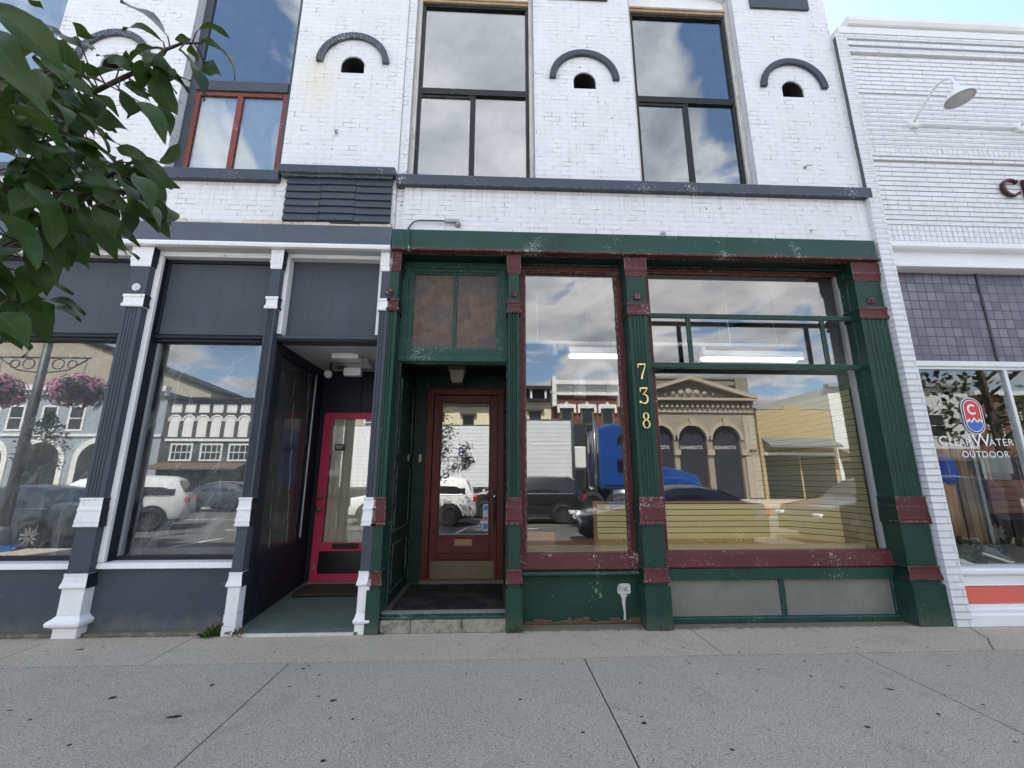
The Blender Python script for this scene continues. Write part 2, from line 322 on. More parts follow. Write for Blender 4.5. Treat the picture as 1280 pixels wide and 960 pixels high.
# ------------------------------------------------------------------ materials
SLATE = paint('slate_paint', (.058, .069, .088), (.22, .23, .24), .07, .5, .12, .35, splash=.5, edge=False)
SLATE_WORN = paint('slate_paint_worn', (.062, .074, .098), (.5, .5, .46), .26, .5, .1, .3, chip_scale=50)
SLATE_SKYLIT = paint('skylit_slate_paint', (.088, .108, .130), (.5, .5, .46), .12, .42, .1, .3, chip_scale=50)  # slate lightened in its colour for the sky light on the cornice
SLATE_SHADED = paint('shaded_slate_paint', (.014, .017, .025), (.2, .2, .2), .0, .5, .15, .3)  # slate with the shade of recesses and side faces put into its colour
WHITE_TRIM = paint('white_trim_paint', (.80, .80, .80), (.36, .32, .27), .14, .45, .05, .16)
CREAM_PEEL = paint('peeling_cream_paint', (.62, .56, .47), (.24, .17, .12), .5, .6, .12, .4)
GREEN = paint('green_paint', (.013, .048, .033), (.30, .32, .28), .12, .5, .16, .35)
GREEN_POST = paint('green_post_paint', (.013, .048, .033), (.30, .32, .28), .10, .5, .16, .35, edge=False, splash=.25)
GREEN_WORN = paint('green_paint_worn', (.016, .060, .044), (.22, .28, .25), .34, .5, .18, .35, chip_scale=55)
GREEN_SHADED = paint('shaded_green_paint', (.007, .026, .019), (.3, .33, .3), .06, .5, .2, .4)  # green darkened in its colour to deepen the shade in porch, soffit and jambs
MAROON = paint('maroon_paint', (.088, .020, .022), (.5, .45, .42), .08, .5, .14, .3)
MAROON_WORN = paint('maroon_paint_worn', (.098, .026, .030), (.46, .41, .38), .42, .55, .2, .35, chip_scale=52)
REDDOOR = paint('dark_red_door_paint', (.105, .016, .014), (.3, .2, .16), .0, .42, .15, .25)
PINKDOOR = paint('raspberry_door_paint', (.50, .036, .098), (.3, .2, .2), .04, .4, .1, .15)
REDSASH = paint('red_sash_paint', (.19, .05, .04), (.4, .33, .3), .2, .5, .15, .3)
BLACKFR = paint('black_frame_paint', (.012, .014, .014), (.2, .2, .19), .18, .45, .2, .3)
RAWWOOD = paint('bare_wood', (.42, .30, .19), (.6, .55, .5), .35, .7, .25, .4)
OFFWOOD = paint('weathered_white_wood', (.6, .58, .55), (.3, .25, .2), .35, .6, .15, .4)
WBRICK = brick('white_painted_brick', (.78, .785, .80), (.74, .745, .765), (.71, .715, .73), crack=.40, chip=.15, stain=(-2.32, 6.52, .62, (.72, .66, .45)), bump=.55)
WBRICK2 = brick('white_painted_brick_clean', (.76, .77, .785), (.80, .805, .82), (.62, .63, .65), bw=.31, bh=.072, ms=.008, crack=.0, bump=1.0)
WSMOOTH = paint('white_smooth_paint', (.78, .79, .80), (.5, .48, .45), .03, .5, .04, .12)
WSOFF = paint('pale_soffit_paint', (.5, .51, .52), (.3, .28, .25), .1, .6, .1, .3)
CORAL = paint('coral_paint', (.72, .15, .115), (.7, .6, .55), .03, .45, .06, .12)
GREYPLEX = paint('dusty_grey_panel', (.20, .20, .175), (.42, .42, .38), .1, .6, .18, .35, bump=.2)
IRONGRAY = plain('galvanised_metal', (.32, .33, .34), .4, .6)
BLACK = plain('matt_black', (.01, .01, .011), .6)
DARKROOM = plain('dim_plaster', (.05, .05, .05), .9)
BRASS = plain('aged_brass', (.24, .175, .085), .42, .6)
GOLD = plain('gilt_number', (.85, .62, .30), .32, .55)
BRONZE = plain('bronze_letter', (.075, .032, .028), .4, .5)
STEEL = plain('brushed_steel', (.5, .5, .5), .3, 1)
WENAMEL = plain('white_enamel', (.78, .79, .79), .3, 0, .5, 12, .04)
GREYENAMEL = plain('grey_enamel_inside', (.48, .48, .47), .45)
RUBBER = plain('rubber', (.014, .014, .015), .75)
GL_UP = glass('upper_window_glass', .185, (.8, .83, .83), .010, (.93, .97, 1), .03)
GL_SHOP = glass('shop_window_glass', .115, (.97, .985, .975), .002, (1, 1, 1), .005)
GL_GREY = glass('dusty_shop_glass', .11, (.94, .96, .96), .0, (1, 1, 1), .05)
GL_DOOR = glass('door_glass', .135, (.95, .96, .96), .002, (1, 1, 1), .006)
GL_SIDE = glass('porch_side_glass', .02, (.95, .96, .96), graz=.25)
GL_NB = glass('clean_shop_glass', .06, (.97, .985, .98), .002, (1, 1, 1), .003)
GL_FAR = glass('far_window_glass', .08, (.6, .65, .68), .0, (1, 1, 1), .02)

def m_concrete(name, base, warm, speck=1.0):
    m, nt, out = new_mat(name); t = NT(nt); p = t.pos(); s = t.sep(p)
    n1 = t.noise(p, .8, 5, .6); n2 = t.noise(p, 5, 5, .65); g1 = t.noise(p, 70, 3, .75); g2 = t.noise(p, 150, 2, .65)
    vor = t.n('TexVoronoi'); vor.inputs['Scale'].default_value = 75; t.l(p, vor.inputs['Vector'])
    c = t.mix(t.ramp(n1, .3, .72), tuple(x * .84 for x in base), tuple(x * 1.12 for x in base))
    c = t.mix(t.math('MULTIPLY', t.ramp(n2, .48, .75), .35), c, tuple(x * .7 for x in base))
    c = t.mix(t.math('MULTIPLY', t.ramp(g1, .40, .66), .75 * speck), c, tuple(x * 1.75 for x in base))
    c = t.mix(t.math('MULTIPLY', t.ramp(g2, .36, .52, (1, 1, 1), (0, 0, 0)), .8 * speck), c, tuple(x * .22 for x in base))
    g3 = t.noise(p, 28, 4, .7); c = t.mix(t.math('MULTIPLY', t.ramp(g3, .5, .68), .45), c, tuple(x * .55 for x in base))
    n5 = t.noise(p, 1.7, 6, .75, .8); c = t.mix(t.math('MULTIPLY', t.ramp(n5, .54, .68), .38), c, (base[0] * .55, base[1] * .55, base[2] * .56))
    pale = t.ramp(t.n('TexVoronoi', feature='F1').outputs['Distance'], 0, 1)
    vc = t.sep(vor.outputs['Color'])
    c = t.mix(t.math('MULTIPLY', t.math('GREATER_THAN', vc[0], .94), t.ramp(vor.outputs['Distance'], .25, .4, (1, 1, 1), (0, 0, 0))), c, (.5, .5, .48))
    c = t.mix(t.math('MULTIPLY', t.math('GREATER_THAN', vc[1], .95), t.ramp(vor.outputs['Distance'], .25, .4, (1, 1, 1), (0, 0, 0))), c, (.05, .05, .05))
    # dust and grit that gathers along the shop fronts
    f = t.math('MULTIPLY', t.ramp(t.math('ADD', s[1], t.math('MULTIPLY', n2, .5)), -.35, .45), .5)
    c = t.mix(f, c, warm)
    wn = t.n('TexWhiteNoise'); wn.noise_dimensions = '1D'; t.l(t.math('FLOOR', t.math('DIVIDE', t.math('ADD', s[0], 21.02), 2.42)), wn.inputs['W'])
    c = t.mix(t.math('MULTIPLY', wn.outputs['Value'], .22), c, tuple(x * .62 for x in base))
    gm = t.math('ADD', t.math('MULTIPLY', s[1], 5.0), t.math('MULTIPLY', t.noise(p, 9, 5, .75), 1.6))
    c = t.mix(t.math('MULTIPLY', t.ramp(gm, .72, 1.15), .7), c, (.085, .072, .055))
    h = t.math('ADD', g1, t.math('MULTIPLY', g2, .5))
    t.l(t.bsdf(c, .85, 0, t.bump(h, .55, .004), .25), out.inputs[0]); return m
CONC = m_concrete('sidewalk_concrete', (.435, .395, .322), (.43, .38, .29))
CONC_EDGE = m_concrete('sidewalk_strip_concrete', (.49, .44, .352), (.46, .40, .295))
STEPSTONE = m_concrete('step_stone', (.34, .32, .26), (.34, .32, .26), .6)
def m_asphalt():
    m, nt, out = new_mat('asphalt'); t = NT(nt); p = t.pos()
    n1 = t.noise(p, .35, 5, .6); g = t.noise(p, 60, 3, .7)
    c = t.mix(t.ramp(n1, .3, .7), (.075, .074, .07), (.115, .112, .105)); c = t.mix(t.math('MULTIPLY', t.ramp(g, .4, .7), .4), c, (.17, .17, .16))
    t.l(t.bsdf(c, .85, 0, t.bump(g, .4, .005), .25), out.inputs[0]); return m
ASPH = m_asphalt()
ROADPAINT = paint('road_marking_paint', (.7, .7, .68), (.1, .1, .1), .3, .6, .05, .2)
def m_boards(name, col, pitch, axis, line=(.006, .007, .01), **kw):
    """painted board panel: thin grooves every pitch metres"""
    m, nt, out = new_mat(name); t = NT(nt); p = t.pos(); s = t.sep(p)
    n1 = t.noise(p, 2, 5); 
    fr = t.math('FRACT', t.math('DIVIDE', t.math('ADD', s[axis], 50.04), pitch))
    g = t.math('LESS_THAN', fr, .004 / pitch)
    w = t.comb(t.math('MULTIPLY', s[0], 14), t.math('MULTIPLY', s[1], 14), t.math('MULTIPLY', s[2], 1.0))
    st = t.noise(w, 2, 4, .6)
    c = t.mix(t.ramp(n1, .3, .7), tuple(x * .9 for x in col), tuple(x * 1.12 for x in col))
    c = t.mix(t.math('MULTIPLY', t.ramp(st, .5, .8), .25), c, tuple(x * .7 for x in col))
    c = t.mix(g, c, line)
    t.l(t.bsdf(c, .55, 0, t.bump(t.math('SUBTRACT', t.math('MULTIPLY', n1, .4), g), .3, .004), .35), out.inputs[0]); return m
SLATE_BOARD = m_boards('slate_board_panel', (.060, .069, .084), .26, 0, (.03, .035, .045))
def m_screen():
    m, nt, out = new_mat('rusty_insect_screen'); t = NT(nt); p = t.pos(); s = t.sep(p)
    a = t.math('FRACT', t.math('MULTIPLY', s[0], 70)); b = t.math('FRACT', t.math('MULTIPLY', s[2], 70))
    wire = t.math('MAXIMUM', t.math('GREATER_THAN', a, .6), t.math('GREATER_THAN', b, .6))
    n1 = t.noise(p, 9, 4, .6); n2 = t.noise(p, 3, 3, .5)
    c = t.mix(t.ramp(n1, .38, .62), (.15, .095, .068), (.22, .15, .105)); c = t.mix(t.math('MULTIPLY', t.ramp(n2, .45, .65), .5), c, (.09, .115, .15))
    c = t.mix(wire, tuple([.02, .02, .022]), c)
    t.l(t.bsdf(c, .6, .2, None, .4), out.inputs[0]); return m
SCREEN = m_screen()
def m_wood(name, c0, c1, axis, rough=.35):
    m, nt, out = new_mat(name); t = NT(nt); p = t.pos(); s = t.sep(p)
    k = [14, 14, 14]; k[axis] = 1.2
    v = t.comb(*[t.math('MULTIPLY', s[i], k[i]) for i in range(3)])
    n = t.noise(v, 2.2, 5, .6, .6)
    c = t.mix(t.ramp(n, .3, .7), c0, c1)
    t.l(t.bsdf(c, rough, 0, t.bump(n, .08, .003), .5), out.inputs[0]); return m
PLATWOOD = m_wood('varnished_platform_wood', (.40, .19, .06), (.62, .33, .12), 0, .22)
FLOORWOOD = m_wood('shop_floor_wood', (.16, .09, .045), (.26, .15, .08), 1, .35)
def m_slat(name, col):
    m, nt, out = new_mat(name); t = NT(nt); p = t.pos(); s = t.sep(p)
    n = t.noise(p, 1.5, 3)
    c = t.mix(n, tuple(x * .94 for x in col), tuple(min(1, x * 1.05) for x in col))
    t.l(t.bsdf(c, .4, 0, None, .4), out.inputs[0]); return m
SLATW = m_slat('maple_slatwall', (.92, .77, .38))
SLATSIDE = m_slat('dull_slatwall', (.52, .45, .27))
SLATGAP = plain('slatwall_groove', (.05, .04, .025), .7)
ROOMWALL = plain('shop_wall_paint', (.17, .17, .165), .8)
ROOMCEIL = plain('shop_ceiling_paint', (.68, .68, .67), .85)
def m_emit(name, col, s):
    m, nt, out = new_mat(name); e = nt.nodes.new('ShaderNodeEmission'); e.inputs[0].default_value = (*col, 1); e.inputs[1].default_value = s
    nt.links.new(e.outputs[0], out.inputs[0]); return m
TUBE = m_emit('lit_fluorescent_tube', (.95, 1, .97), 1.7)
def m_film(base=.17, col=(.52, .55, .58)):
    m, nt, out = new_mat('plastic_film'); t = NT(nt); p = t.pos(); s = t.sep(p)
    h_ = t.math('ADD', s[0], s[1])
    a_ = t.math('ADD', t.math('MULTIPLY', h_, .80), t.math('MULTIPLY', s[2], -.52)); b_ = t.math('ADD', t.math('MULTIPLY', h_, .52), t.math('MULTIPLY', s[2], .85))
    n = t.noise(t.comb(t.math('MULTIPLY', a_, 4.2), t.math('MULTIPLY', b_, .7), 0), 1.6, 4, .65, .3)
    n2 = t.noise(t.comb(t.math('MULTIPLY', h_, 6), t.math('MULTIPLY', s[2], .8), 3), 1.5, 4, .65, .3)
    k = t.math('MAXIMUM', t.ramp(n, .52, .78), t.math('MULTIPLY', t.ramp(n2, .55, .8), .8))
    tr = t.n('BsdfTransparent'); tr.inputs[0].default_value = (.85, .87, .9, 1)
    b = t.n('BsdfPrincipled'); b.inputs['Base Color'].default_value = (*col, 1); b.inputs['Roughness'].default_value = .5; b.inputs['Specular IOR Level'].default_value = .3
    mx = t.n('MixShader'); t.l(t.math('ADD', base, t.math('MULTIPLY', k, .52)), mx.inputs[0]); t.l(tr.outputs[0], mx.inputs[1]); t.l(b.outputs[0], mx.inputs[2])
    t.l(mx.outputs[0], out.inputs[0]); return m
FILM = m_film(); FILM_SIDE = m_film(.42, (.85, .87, .88))
def m_prismglass():
    m, nt, out = new_mat('violet_prism_tiles'); t = NT(nt); p = t.pos(); s = t.sep(p)
    b = t.n('TexBrick'); t.l(t.comb(s[0], s[2], 0), b.inputs['Vector']); b.offset = 0
    b.inputs['Color1'].default_value = (.11, .095, .13, 1); b.inputs['Color2'].default_value = (.23, .21, .255, 1); b.inputs['Mortar'].default_value = (.012, .012, .016, 1)
    b.inputs['Scale'].default_value = 1; b.inputs['Mortar Size'].default_value = .007; b.inputs['Brick Width'].default_value = .118; b.inputs['Row Height'].default_value = .118; b.inputs['Mortar Smooth'].default_value = .2
    n = t.noise(p, 30, 3, .6); n2 = t.noise(p, 2.2, 3, .5)
    c = t.mix(t.math('MULTIPLY', n, .5), b.outputs['Color'], (.12, .105, .14))
    c = t.mix(t.math('MULTIPLY', t.ramp(n2, .42, .62), .45), c, (.1, .088, .125))
    h = t.math('SUBTRACT', t.math('MULTIPLY', n, .4), b.outputs['Fac'])
    t.l(t.bsdf(c, .32, 0, t.bump(h, .5, .006), .5), out.inputs[0]); return m
PRISM = m_prismglass()
def m_mat(name, col):
    m, nt, out = new_mat(name); t = NT(nt); p = t.pos()
    n = t.noise(p, 120, 3, .7); n1 = t.noise(p, 4, 4)
    c = t.mix(t.ramp(n, .35, .7), tuple(x * .5 for x in col), tuple(x * 1.6 for x in col)); c = t.mix(t.math('MULTIPLY', t.ramp(n1, .5, .8), .5), c, (.12, .11, .1))
    t.l(t.bsdf(c, .95, 0, t.bump(n, .8, .01), .1), out.inputs[0]); return m
DOORMAT = m_mat('black_fibre_mat', (.022, .022, .021)); BROWNMAT = m_mat('brown_fibre_mat', (.055, .045, .036))
GREENFLOOR = paint('worn_green_floor_paint', (.092, .122, .108), (.17, .16, .135), .5, .6, .2, .5)
BLIND = plain('pale_blind', (.72, .77, .82), .7)
def m_leaf():
    m, nt, out = new_mat('glossy_pear_leaf'); t = NT(nt)
    uv = t.n('UVMap').outputs[0]; s = t.sep(uv); p = t.pos()
    n = t.noise(p, 14, 3, .6)
    oi = t.noise(p, 11, 2)
    c = t.mix(t.ramp(n, .35, .65), (.018, .042, .010), (.038, .078, .016))
    c = t.mix(t.math('MULTIPLY', t.ramp(oi, .48, .66), .6), c, (.050, .078, .014))
    c = t.mix(t.math('MULTIPLY', t.ramp(t.noise(p, 95, 3, .6), .70, .76), .8), c, (.06, .035, .012))
    mid = t.math('LESS_THAN', t.math('ABSOLUTE', t.math('SUBTRACT', s[0], .5)), .022)
    fr = t.math('FRACT', t.math('SUBTRACT', t.math('MULTIPLY', s[1], 7), t.math('MULTIPLY', t.math('ABSOLUTE', t.math('SUBTRACT', s[0], .5)), 3.2)))
    side = t.math('MULTIPLY', t.math('LESS_THAN', fr, .09), .35)
    c = t.mix(t.math('MAXIMUM', t.math('MULTIPLY', mid, .8), side), c, (.075, .11, .035))
    h = t.math('MAXIMUM', mid, t.math('LESS_THAN', fr, .12))
    nb = t.bump(t.math('ADD', t.math('MULTIPLY', n, .4), t.math('MULTIPLY', h, -.5)), .25, .002)
    b = t.n('BsdfPrincipled'); t.l(c, b.inputs['Base Color']); b.inputs['Roughness'].default_value = .42; b.inputs['Specular IOR Level'].default_value = .28; t.l(nb, b.inputs['Normal'])
    tl = t.n('BsdfTranslucent'); tl.inputs[0].default_value = (.09, .17, .025, 1)
    mx = t.n('MixShader'); mx.inputs[0].default_value = .25; t.l(b.outputs[0], mx.inputs[1]); t.l(tl.outputs[0], mx.inputs[2])
    t.l(mx.outputs[0], out.inputs[0]); return m
LEAF = m_leaf()
BARK = paint('tree_bark', (.09, .072, .058), (.16, .14, .11), .3, .85, .3, .4, bump=.6)
TWIG = plain('twig_bark', (.085, .06, .048), .75, 0, .3)

# ------------------------------------------------------------------ ground
g = MB(); g.quad((-400, -400, -.16), (400, -400, -.16), (400, 400, -.16), (-400, 400, -.16))
tag(g.build('ground', ASPH), None, None, kind='structure')
g = MB(); g.quad((-90, -19, -.136), (90, -19, -.136), (90, -5.0, -.136), (-90, -5.0, -.136))
tag(g.build('road', ASPH), None, None, kind='structure')
sw = MB()
def slabs(xs, y0, y1, mi, gap=.0055):
    for a, b in zip(xs[:-1], xs[1:]): sw.box(a + gap, b - gap, y0 + gap, y1 - gap, -.15, 0, mi)
slabs([-40, -9.0, -6.5, -4.12, -2.84, 2.0, 6.84, 9.3, 40], -.63, .02, 1)
slabs([-40, -8.94, -6.52, -4.10, -1.66, .78, 3.17, 5.6, 8.0, 40], -3.1, -.635, 0)
slabs([-40, -8.94, -6.52, -4.10, -1.66, .78, 3.17, 5.6, 8.0, 40], -4.8, -3.1, 0)
sw.box(-40, 40, -4.8, .02, -.15, -.012, 2)
slabs([-40, -1.66, 3.17, 40], -5.0, -4.8, 0)
sw.box(-40, 40, .02, .3, -.15, -.003, 1)      # ledge that runs in under the shop fronts
# trodden gum and grease spots and a hairline crack, lying on the slabs
rs = random.Random(5)
def spot(x, y, r, ar, z=.0012, mi=2):
    n = 9; a0 = rs.uniform(0, 3)
    vs = [(x + r * ar * math.cos(2 * math.pi * k / n) * rs.uniform(.75, 1.15), y + r * math.sin(2 * math.pi * k / n) * rs.uniform(.75, 1.15), z) for k in range(n)]
    sw.add(vs, [tuple(range(n))], mi)
for (x, y, r) in [(-1.50,-.75,.016),(-1.48,-.70,.013),(-1.33,-.87,.013),(-1.47,-1.05,.015),(-1.2,-1.2,.012),(-1.08,-1.26,.02),(-.87,-1.5,.013),(-1.02,-1.48,.012),(-2.05,-1.0,.022),(-2.62,-1.16,.03),(-3.1,-.88,.012),(-2.95,-.97,.012),(-3.15,-1.3,.014),(-2.9,-1.42,.014),
    (.58,-.75,.012),(.95,-1.62,.018),(.96,-1.55,.012),(1.72,-.45,.013),(2.16,-.58,.014),(1.62,-.73,.012),(1.62,-.78,.011),(2.12,-.92,.014),(1.75,-.98,.011),(2.6,-.78,.015),(2.68,-.85,.012),(2.95,-.80,.012),(2.55,-1.22,.014),(2.3,-1.72,.02),(2.88,-1.6,.016),(3.0,-.5,.014),(3.28,-.52,.014),(3.7,-.92,.015),(3.9,-.55,.014),(.55,-1.7,.013),(.1,-.42,.01),(-.3,-.3,.01),(.42,-.5,.009),(1.9,-1.25,.01),(3.02,-1.9,.012),(3.3,-1.5,.012),(-3.9,-.3,.012),(-3.5,-.22,.01),(-.9,-1.9,.016),(.2,-1.3,.014),(1.35,-1.9,.015),(-2.4,-1.7,.016),(-.2,-.9,.012),(2.45,-1.05,.016),(1.1,-1.1,.013),(-1.9,-.4,.012),(-.6,-.5,.011),(3.9,-1.5,.018)]:
    spot(x, y, r * .85, rs.uniform(.9, 1.4))
for i in range(60): spot(rs.uniform(-4, 4), rs.uniform(-2, -.2), rs.uniform(.003, .006), 1.2)
for i in range(46): spot(rs.uniform(-4, 4), rs.uniform(-2, -.2), rs.uniform(.003, .006), 1.2, .0013, 3)
cr = [(4.86, .0), (4.83, -.12), (4.75, -.25), (4.70, -.36), (4.55, -.5), (4.44, -.62)]
for a, b in zip(cr[:-1], cr[1:]): sw.quad((a[0], a[1], .0015), (a[0] + .012, a[1], .0015), (b[0] + .012, b[1], .0015), (b[0], b[1], .0015), 2)
GUM = plain('trodden_gum', (.022, .021, .02), .7); CHIPS = plain('paint_crumbs', (.6, .6, .58), .7)
tag(sw.build('sidewalk', [CONC, CONC_EDGE, GUM, CHIPS]), None, None, kind='structure')
rl = MB()
for x, d in ((-1.36, 1.1), (5.2, 1.1), (-7.9, 1.1), (-14.4, 1.1)):
    rl.quad((x, -5.05, -.131), (x + .11, -5.05, -.131), (x + .11 + d * .4, -7.5, -.131), (x + d * .4, -7.5, -.131))
rl.box(-60, 60, -13.1, -13.0, -.134, -.131)
for i in range(-8, 9): rl.box(i * 7 - 1.5, i * 7 + 1.5, -9.45, -9.33, -.134, -.131)
tag(rl.build('road_marking', ROADPAINT), None, None, kind='structure')
fsw = MB()
for i in range(-24, 24): fsw.box(i * 2.4 + .006, i * 2.4 + 2.394, -25.2, -19, -.15, .02)
tag(fsw.build('far_sidewalk', CONC_EDGE), None, None, kind='structure')
# ------------------------------------------------------------------ shop front pieces
def pilaster(parent, x0, x1, plain_m, band_m, yf=0.0, yb=.24, side_m=None, base='flat', ztop=4.09, half=None, name='pilaster', rosette=True, white_foot=False):
    """cast pilaster: fluted shaft, capital, rosette, three bands, foot. Body is the part, each ornament a sub-part"""
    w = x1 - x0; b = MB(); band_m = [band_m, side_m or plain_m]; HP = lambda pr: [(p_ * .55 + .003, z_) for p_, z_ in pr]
    n = 4 if half is None else 2
    fl = [(x0, yb), (x0, yf)]
    m = w * .12; gw = (w - 2 * m) / (2 * n + 1)
    for k in range(n):
        a = x0 + m + gw * (2 * k + .55); fl += [(a, yf), (a + gw * .25, yf + .010), (a + gw * .75, yf + .010), (a + gw, yf)]
    fl += [(x1, yf), (x1, yb)]
    b.prism(fl, 'z', 1.28, 3.36)
    b.box(x0 - .002, x1 + .002, yf - .003, yb, 3.36, ztop); b.box(x0 - .002, x1 + .002, yf - .004, yb, .0, 1.28)
    if base == 'flat': b.box(x0 - .02, x1 + .02, yf - .03, yb, 0, .40)
    body = b.build(name, plain_m, parent, bevel=.003)
    c = MB(); c.mould(x0, x1, yf, yb - .01, HP([(.012, 3.845), (.02, 3.86), (.022, 3.90), (.034, 3.925), (.036, 3.945), (.028, 3.95), (.03, 4.0), (.034, ztop - .001)]))
    c.build('capital', band_m, body)
    c = MB(); c.mould(x0, x1, yf, yb - .01, HP([(.026, 3.355), (.034, 3.365), (.034, 3.385), (.016, 3.40), (.015, 3.46), (.03, 3.475), (.03, 3.50)]))
    c.build('band', band_m, body)
    if rosette:
        xc = (x0 + x1) / 2 if half is None else (x1 if half == 'l' else x0); r = MB(); rr = min(.05, w * .33) if half is None else .045
        yr = yf - .004
        for k in range(8):
            a = k * math.pi / 4; r.lathe([(.018, 0), (.016, .012), (.001, .018)], (xc + rr * .62 * math.cos(a), yr, 3.585 + rr * .62 * math.sin(a)), (0, -1, 0), 8)
        r.lathe([(rr * .55, 0), (rr * .5, .012), (.012, .016), (.010, .024), (.001, .027)], (xc, yr, 3.585), (0, -1, 0), 14)
        r.build('rosette', band_m[0], body, smooth=True)
    c = MB(); c.mould(x0, x1, yf, yb - .01, HP([(.018, 1.005), (.04, 1.012), (.04, 1.03), (.028, 1.034), (.03, 1.045), (.036, 1.06), (.03, 1.08), (.022, 1.15), (.022, 1.158), (.03, 1.165), (.03, 1.18), (.018, 1.20), (.012, 1.262), (.024, 1.27), (.022, 1.29)]))
    c.build('band', band_m, body)
    c = MB(); c.mould(x0, x1, yf, yb - .01, HP([(.03, .44), (.042, .452), (.036, .47), (.022, .50), (.014, .545), (.018, .56), (.018, .575)]))
    c.build('band', band_m, body)
    if white_foot:
        c = MB(); c.mould(x0 - .007, x1 + .007, yf - .010, yb - .008, [(0, .20), (0, .4395)], ms=0)
        c.mould(x0, x1, yf, yb - .01, [(.015, .0), (.015, .09)], ms=0) if base == 'slim' else c.mould(x0, x1, yf, yb - .01, ms=0, prof=[(.012, .0), (.012, .085), (.02, .095), (.058, .115), (.062, .14), (.055, .155), (.03, .175), (.008, .2)])
        if base == 'slim' and half: c.mould(x0, x1, yf, yb - .01, [(.016, .09), (.03, .105), (.034, .125), (.02, .15), (.006, .2)], ms=0)
        elif base == 'slim': c.box(x0 - .010, x1 + .010, yf - .014, yb - .006, .0905, .1995)
        c.build('foot', band_m, body, bevel=.003)
    return body

def pane(parent, x0, x1, y, z0, z1, mat, name='pane'):
    return MB().box(x0, x1, y, y + .006, z0, z1).build(name, mat, parent)

def vent_lining(parent, x, z, r=.1485):
    pr = [(x - r, z + .001)] + [(x + r * math.cos(R(a)), z + .12 + r * math.sin(R(a))) for a in range(180, -1, -12)] + [(x + r, z + .001)]
    b = MB(); n = len(pr); vs = [(q[0], .02, q[1]) for q in pr] + [(q[0], .28, q[1]) for q in pr]
    b.add(vs, [(i, (i + 1) % n, (i + 1) % n + n, i + n) for i in range(n)] + [tuple(range(n, 2 * n))])
    return b.build('vent', plain('dark_vent', (.018, .016, .014), .9), parent)  # near-black lining set inside the vent opening
def arch_hole(parent, xc, zs, mat_arch, zarch=6.69, ro=.47, ri=.385):
    a = MB().ring(xc, zarch, ri, ro, -.045, -.002, 0, 180, 30)
    for k in range(0, 31): pass
    ob = a.build('blind_arch', mat_arch, parent, bevel=.004)
    return ob
def niche_mesh(mb, xc, z0, w, h, y0, mi_frame, mi_dark): pass

# ------------------------------------------------------------------ grey unit (left)
YB = 13.0
gb = thing('brick_building', (-5.6, 0, 0), 'white painted brick building with slate grey shop front and raspberry red door', 'building')
XL0, XL1 = -10.2, -1.226
# small arched vents are cut as real openings: rectangle + arched filler
VENTS_L = [(-4.92, 6.55), (-1.90, 6.66)]
W1 = (-4.02, -2.65, 5.11, 8.62); W0 = (-7.05, -5.68, 5.11, 8.62); Wm1 = (-10.0, -8.7, 5.11, 8.62)
holes = [W0, W1, Wm1] + [(x - .15, x + .15, z, z + .27) for x, z in VENTS_L]
w = MB(); w.wall(XL0, XL1, 4.40, 9.6, 0, .32, holes)
def vent_fill(mb, x, z):
    n = 12; r = .15
    for s in (-1, 1):
        arc = [(x + s * r * math.cos(math.pi / 2 * k / n), z + .12 + r * math.sin(math.pi / 2 * k / n)) for k in range(n + 1)]
        mb.prism(arc + [(x + s * r, z + .27)], 'y', .002, .1)
for x, z in VENTS_L: vent_fill(w, x, z)
# side, back and party walls
w.box(XL0, XL0 + .3, .32, YB, 0, 9.6); w.box(XL0, XL1, YB, YB + .3, 0, 9.6); w.box(XL1 - .2, XL1, 1.75, YB, 0, 9.6); w.box(XL1-.06, XL1, .32, 1.75, 3.2, 9.6)
w.box(XL1 - .075, XL1 - .003, .24, 1.75, 0, 3.2)
w.build('wall', WBRICK, gb)
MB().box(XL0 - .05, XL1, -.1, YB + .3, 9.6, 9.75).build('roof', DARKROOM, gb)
for x, z in VENTS_L:
    vent_lining(gb, x, z)
for x, za in ((-4.92, 6.70), (-1.90, 6.81)): arch_hole(gb, x, 0, SLATE_WORN, za)
def upper_window_red(parent, X0, X1, blind):
    f = MB(); f.frame(X0 + .003, X1 - .003, 5.11, 8.6, .10, .12, .19); f.box(X0 + .1, X1 - .1, .10, .18, 6.42, 6.57)
    win = f.build('window', SLATE, parent, bevel=.004)
    s = MB(); s.frame(X0 + .1, X1 - .1, 5.21, 6.42, .055, .125, .17); s.box((X0 + X1) / 2 - .035 - .02, (X0 + X1) / 2 + .035 - .02, .125, .17, 5.27, 6.36)
    s.build('sash', REDSASH, win, bevel=.004)
    pane(win, X0 + .15, X1 - .15, .15, 5.26, 6.37, GL_UP); pane(win, X0 + .1, X1 - .1, .145, 6.57, 8.5, GL_UP)
    MB().box(X0 + .12, X1 - .12, .185, .195, 5.2, 6.46).build('blind', BLIND, win)
    if blind: MB().box(X0 + .12, X1 - .12, .24, .25, 6.55, 8.5).build('blind', plain('cream_blind', (.7, .68, .62), .7), win)
upper_window_red(gb, W1[0], W1[1], False); upper_window_red(gb, W0[0], W0[1], True); upper_window_red(gb, Wm1[0], Wm1[1], False)
MB().box(XL0, -2.62, -.075, .14, 4.975, 5.112).build('sill_band', SLATE_WORN, gb, bevel=.006)
for xc in (-4.9, -1.9):
    MB().box(xc - .42, xc + .42, -.03, -.002, 8.12, 8.9).build('frieze_panel', SLATE, gb)
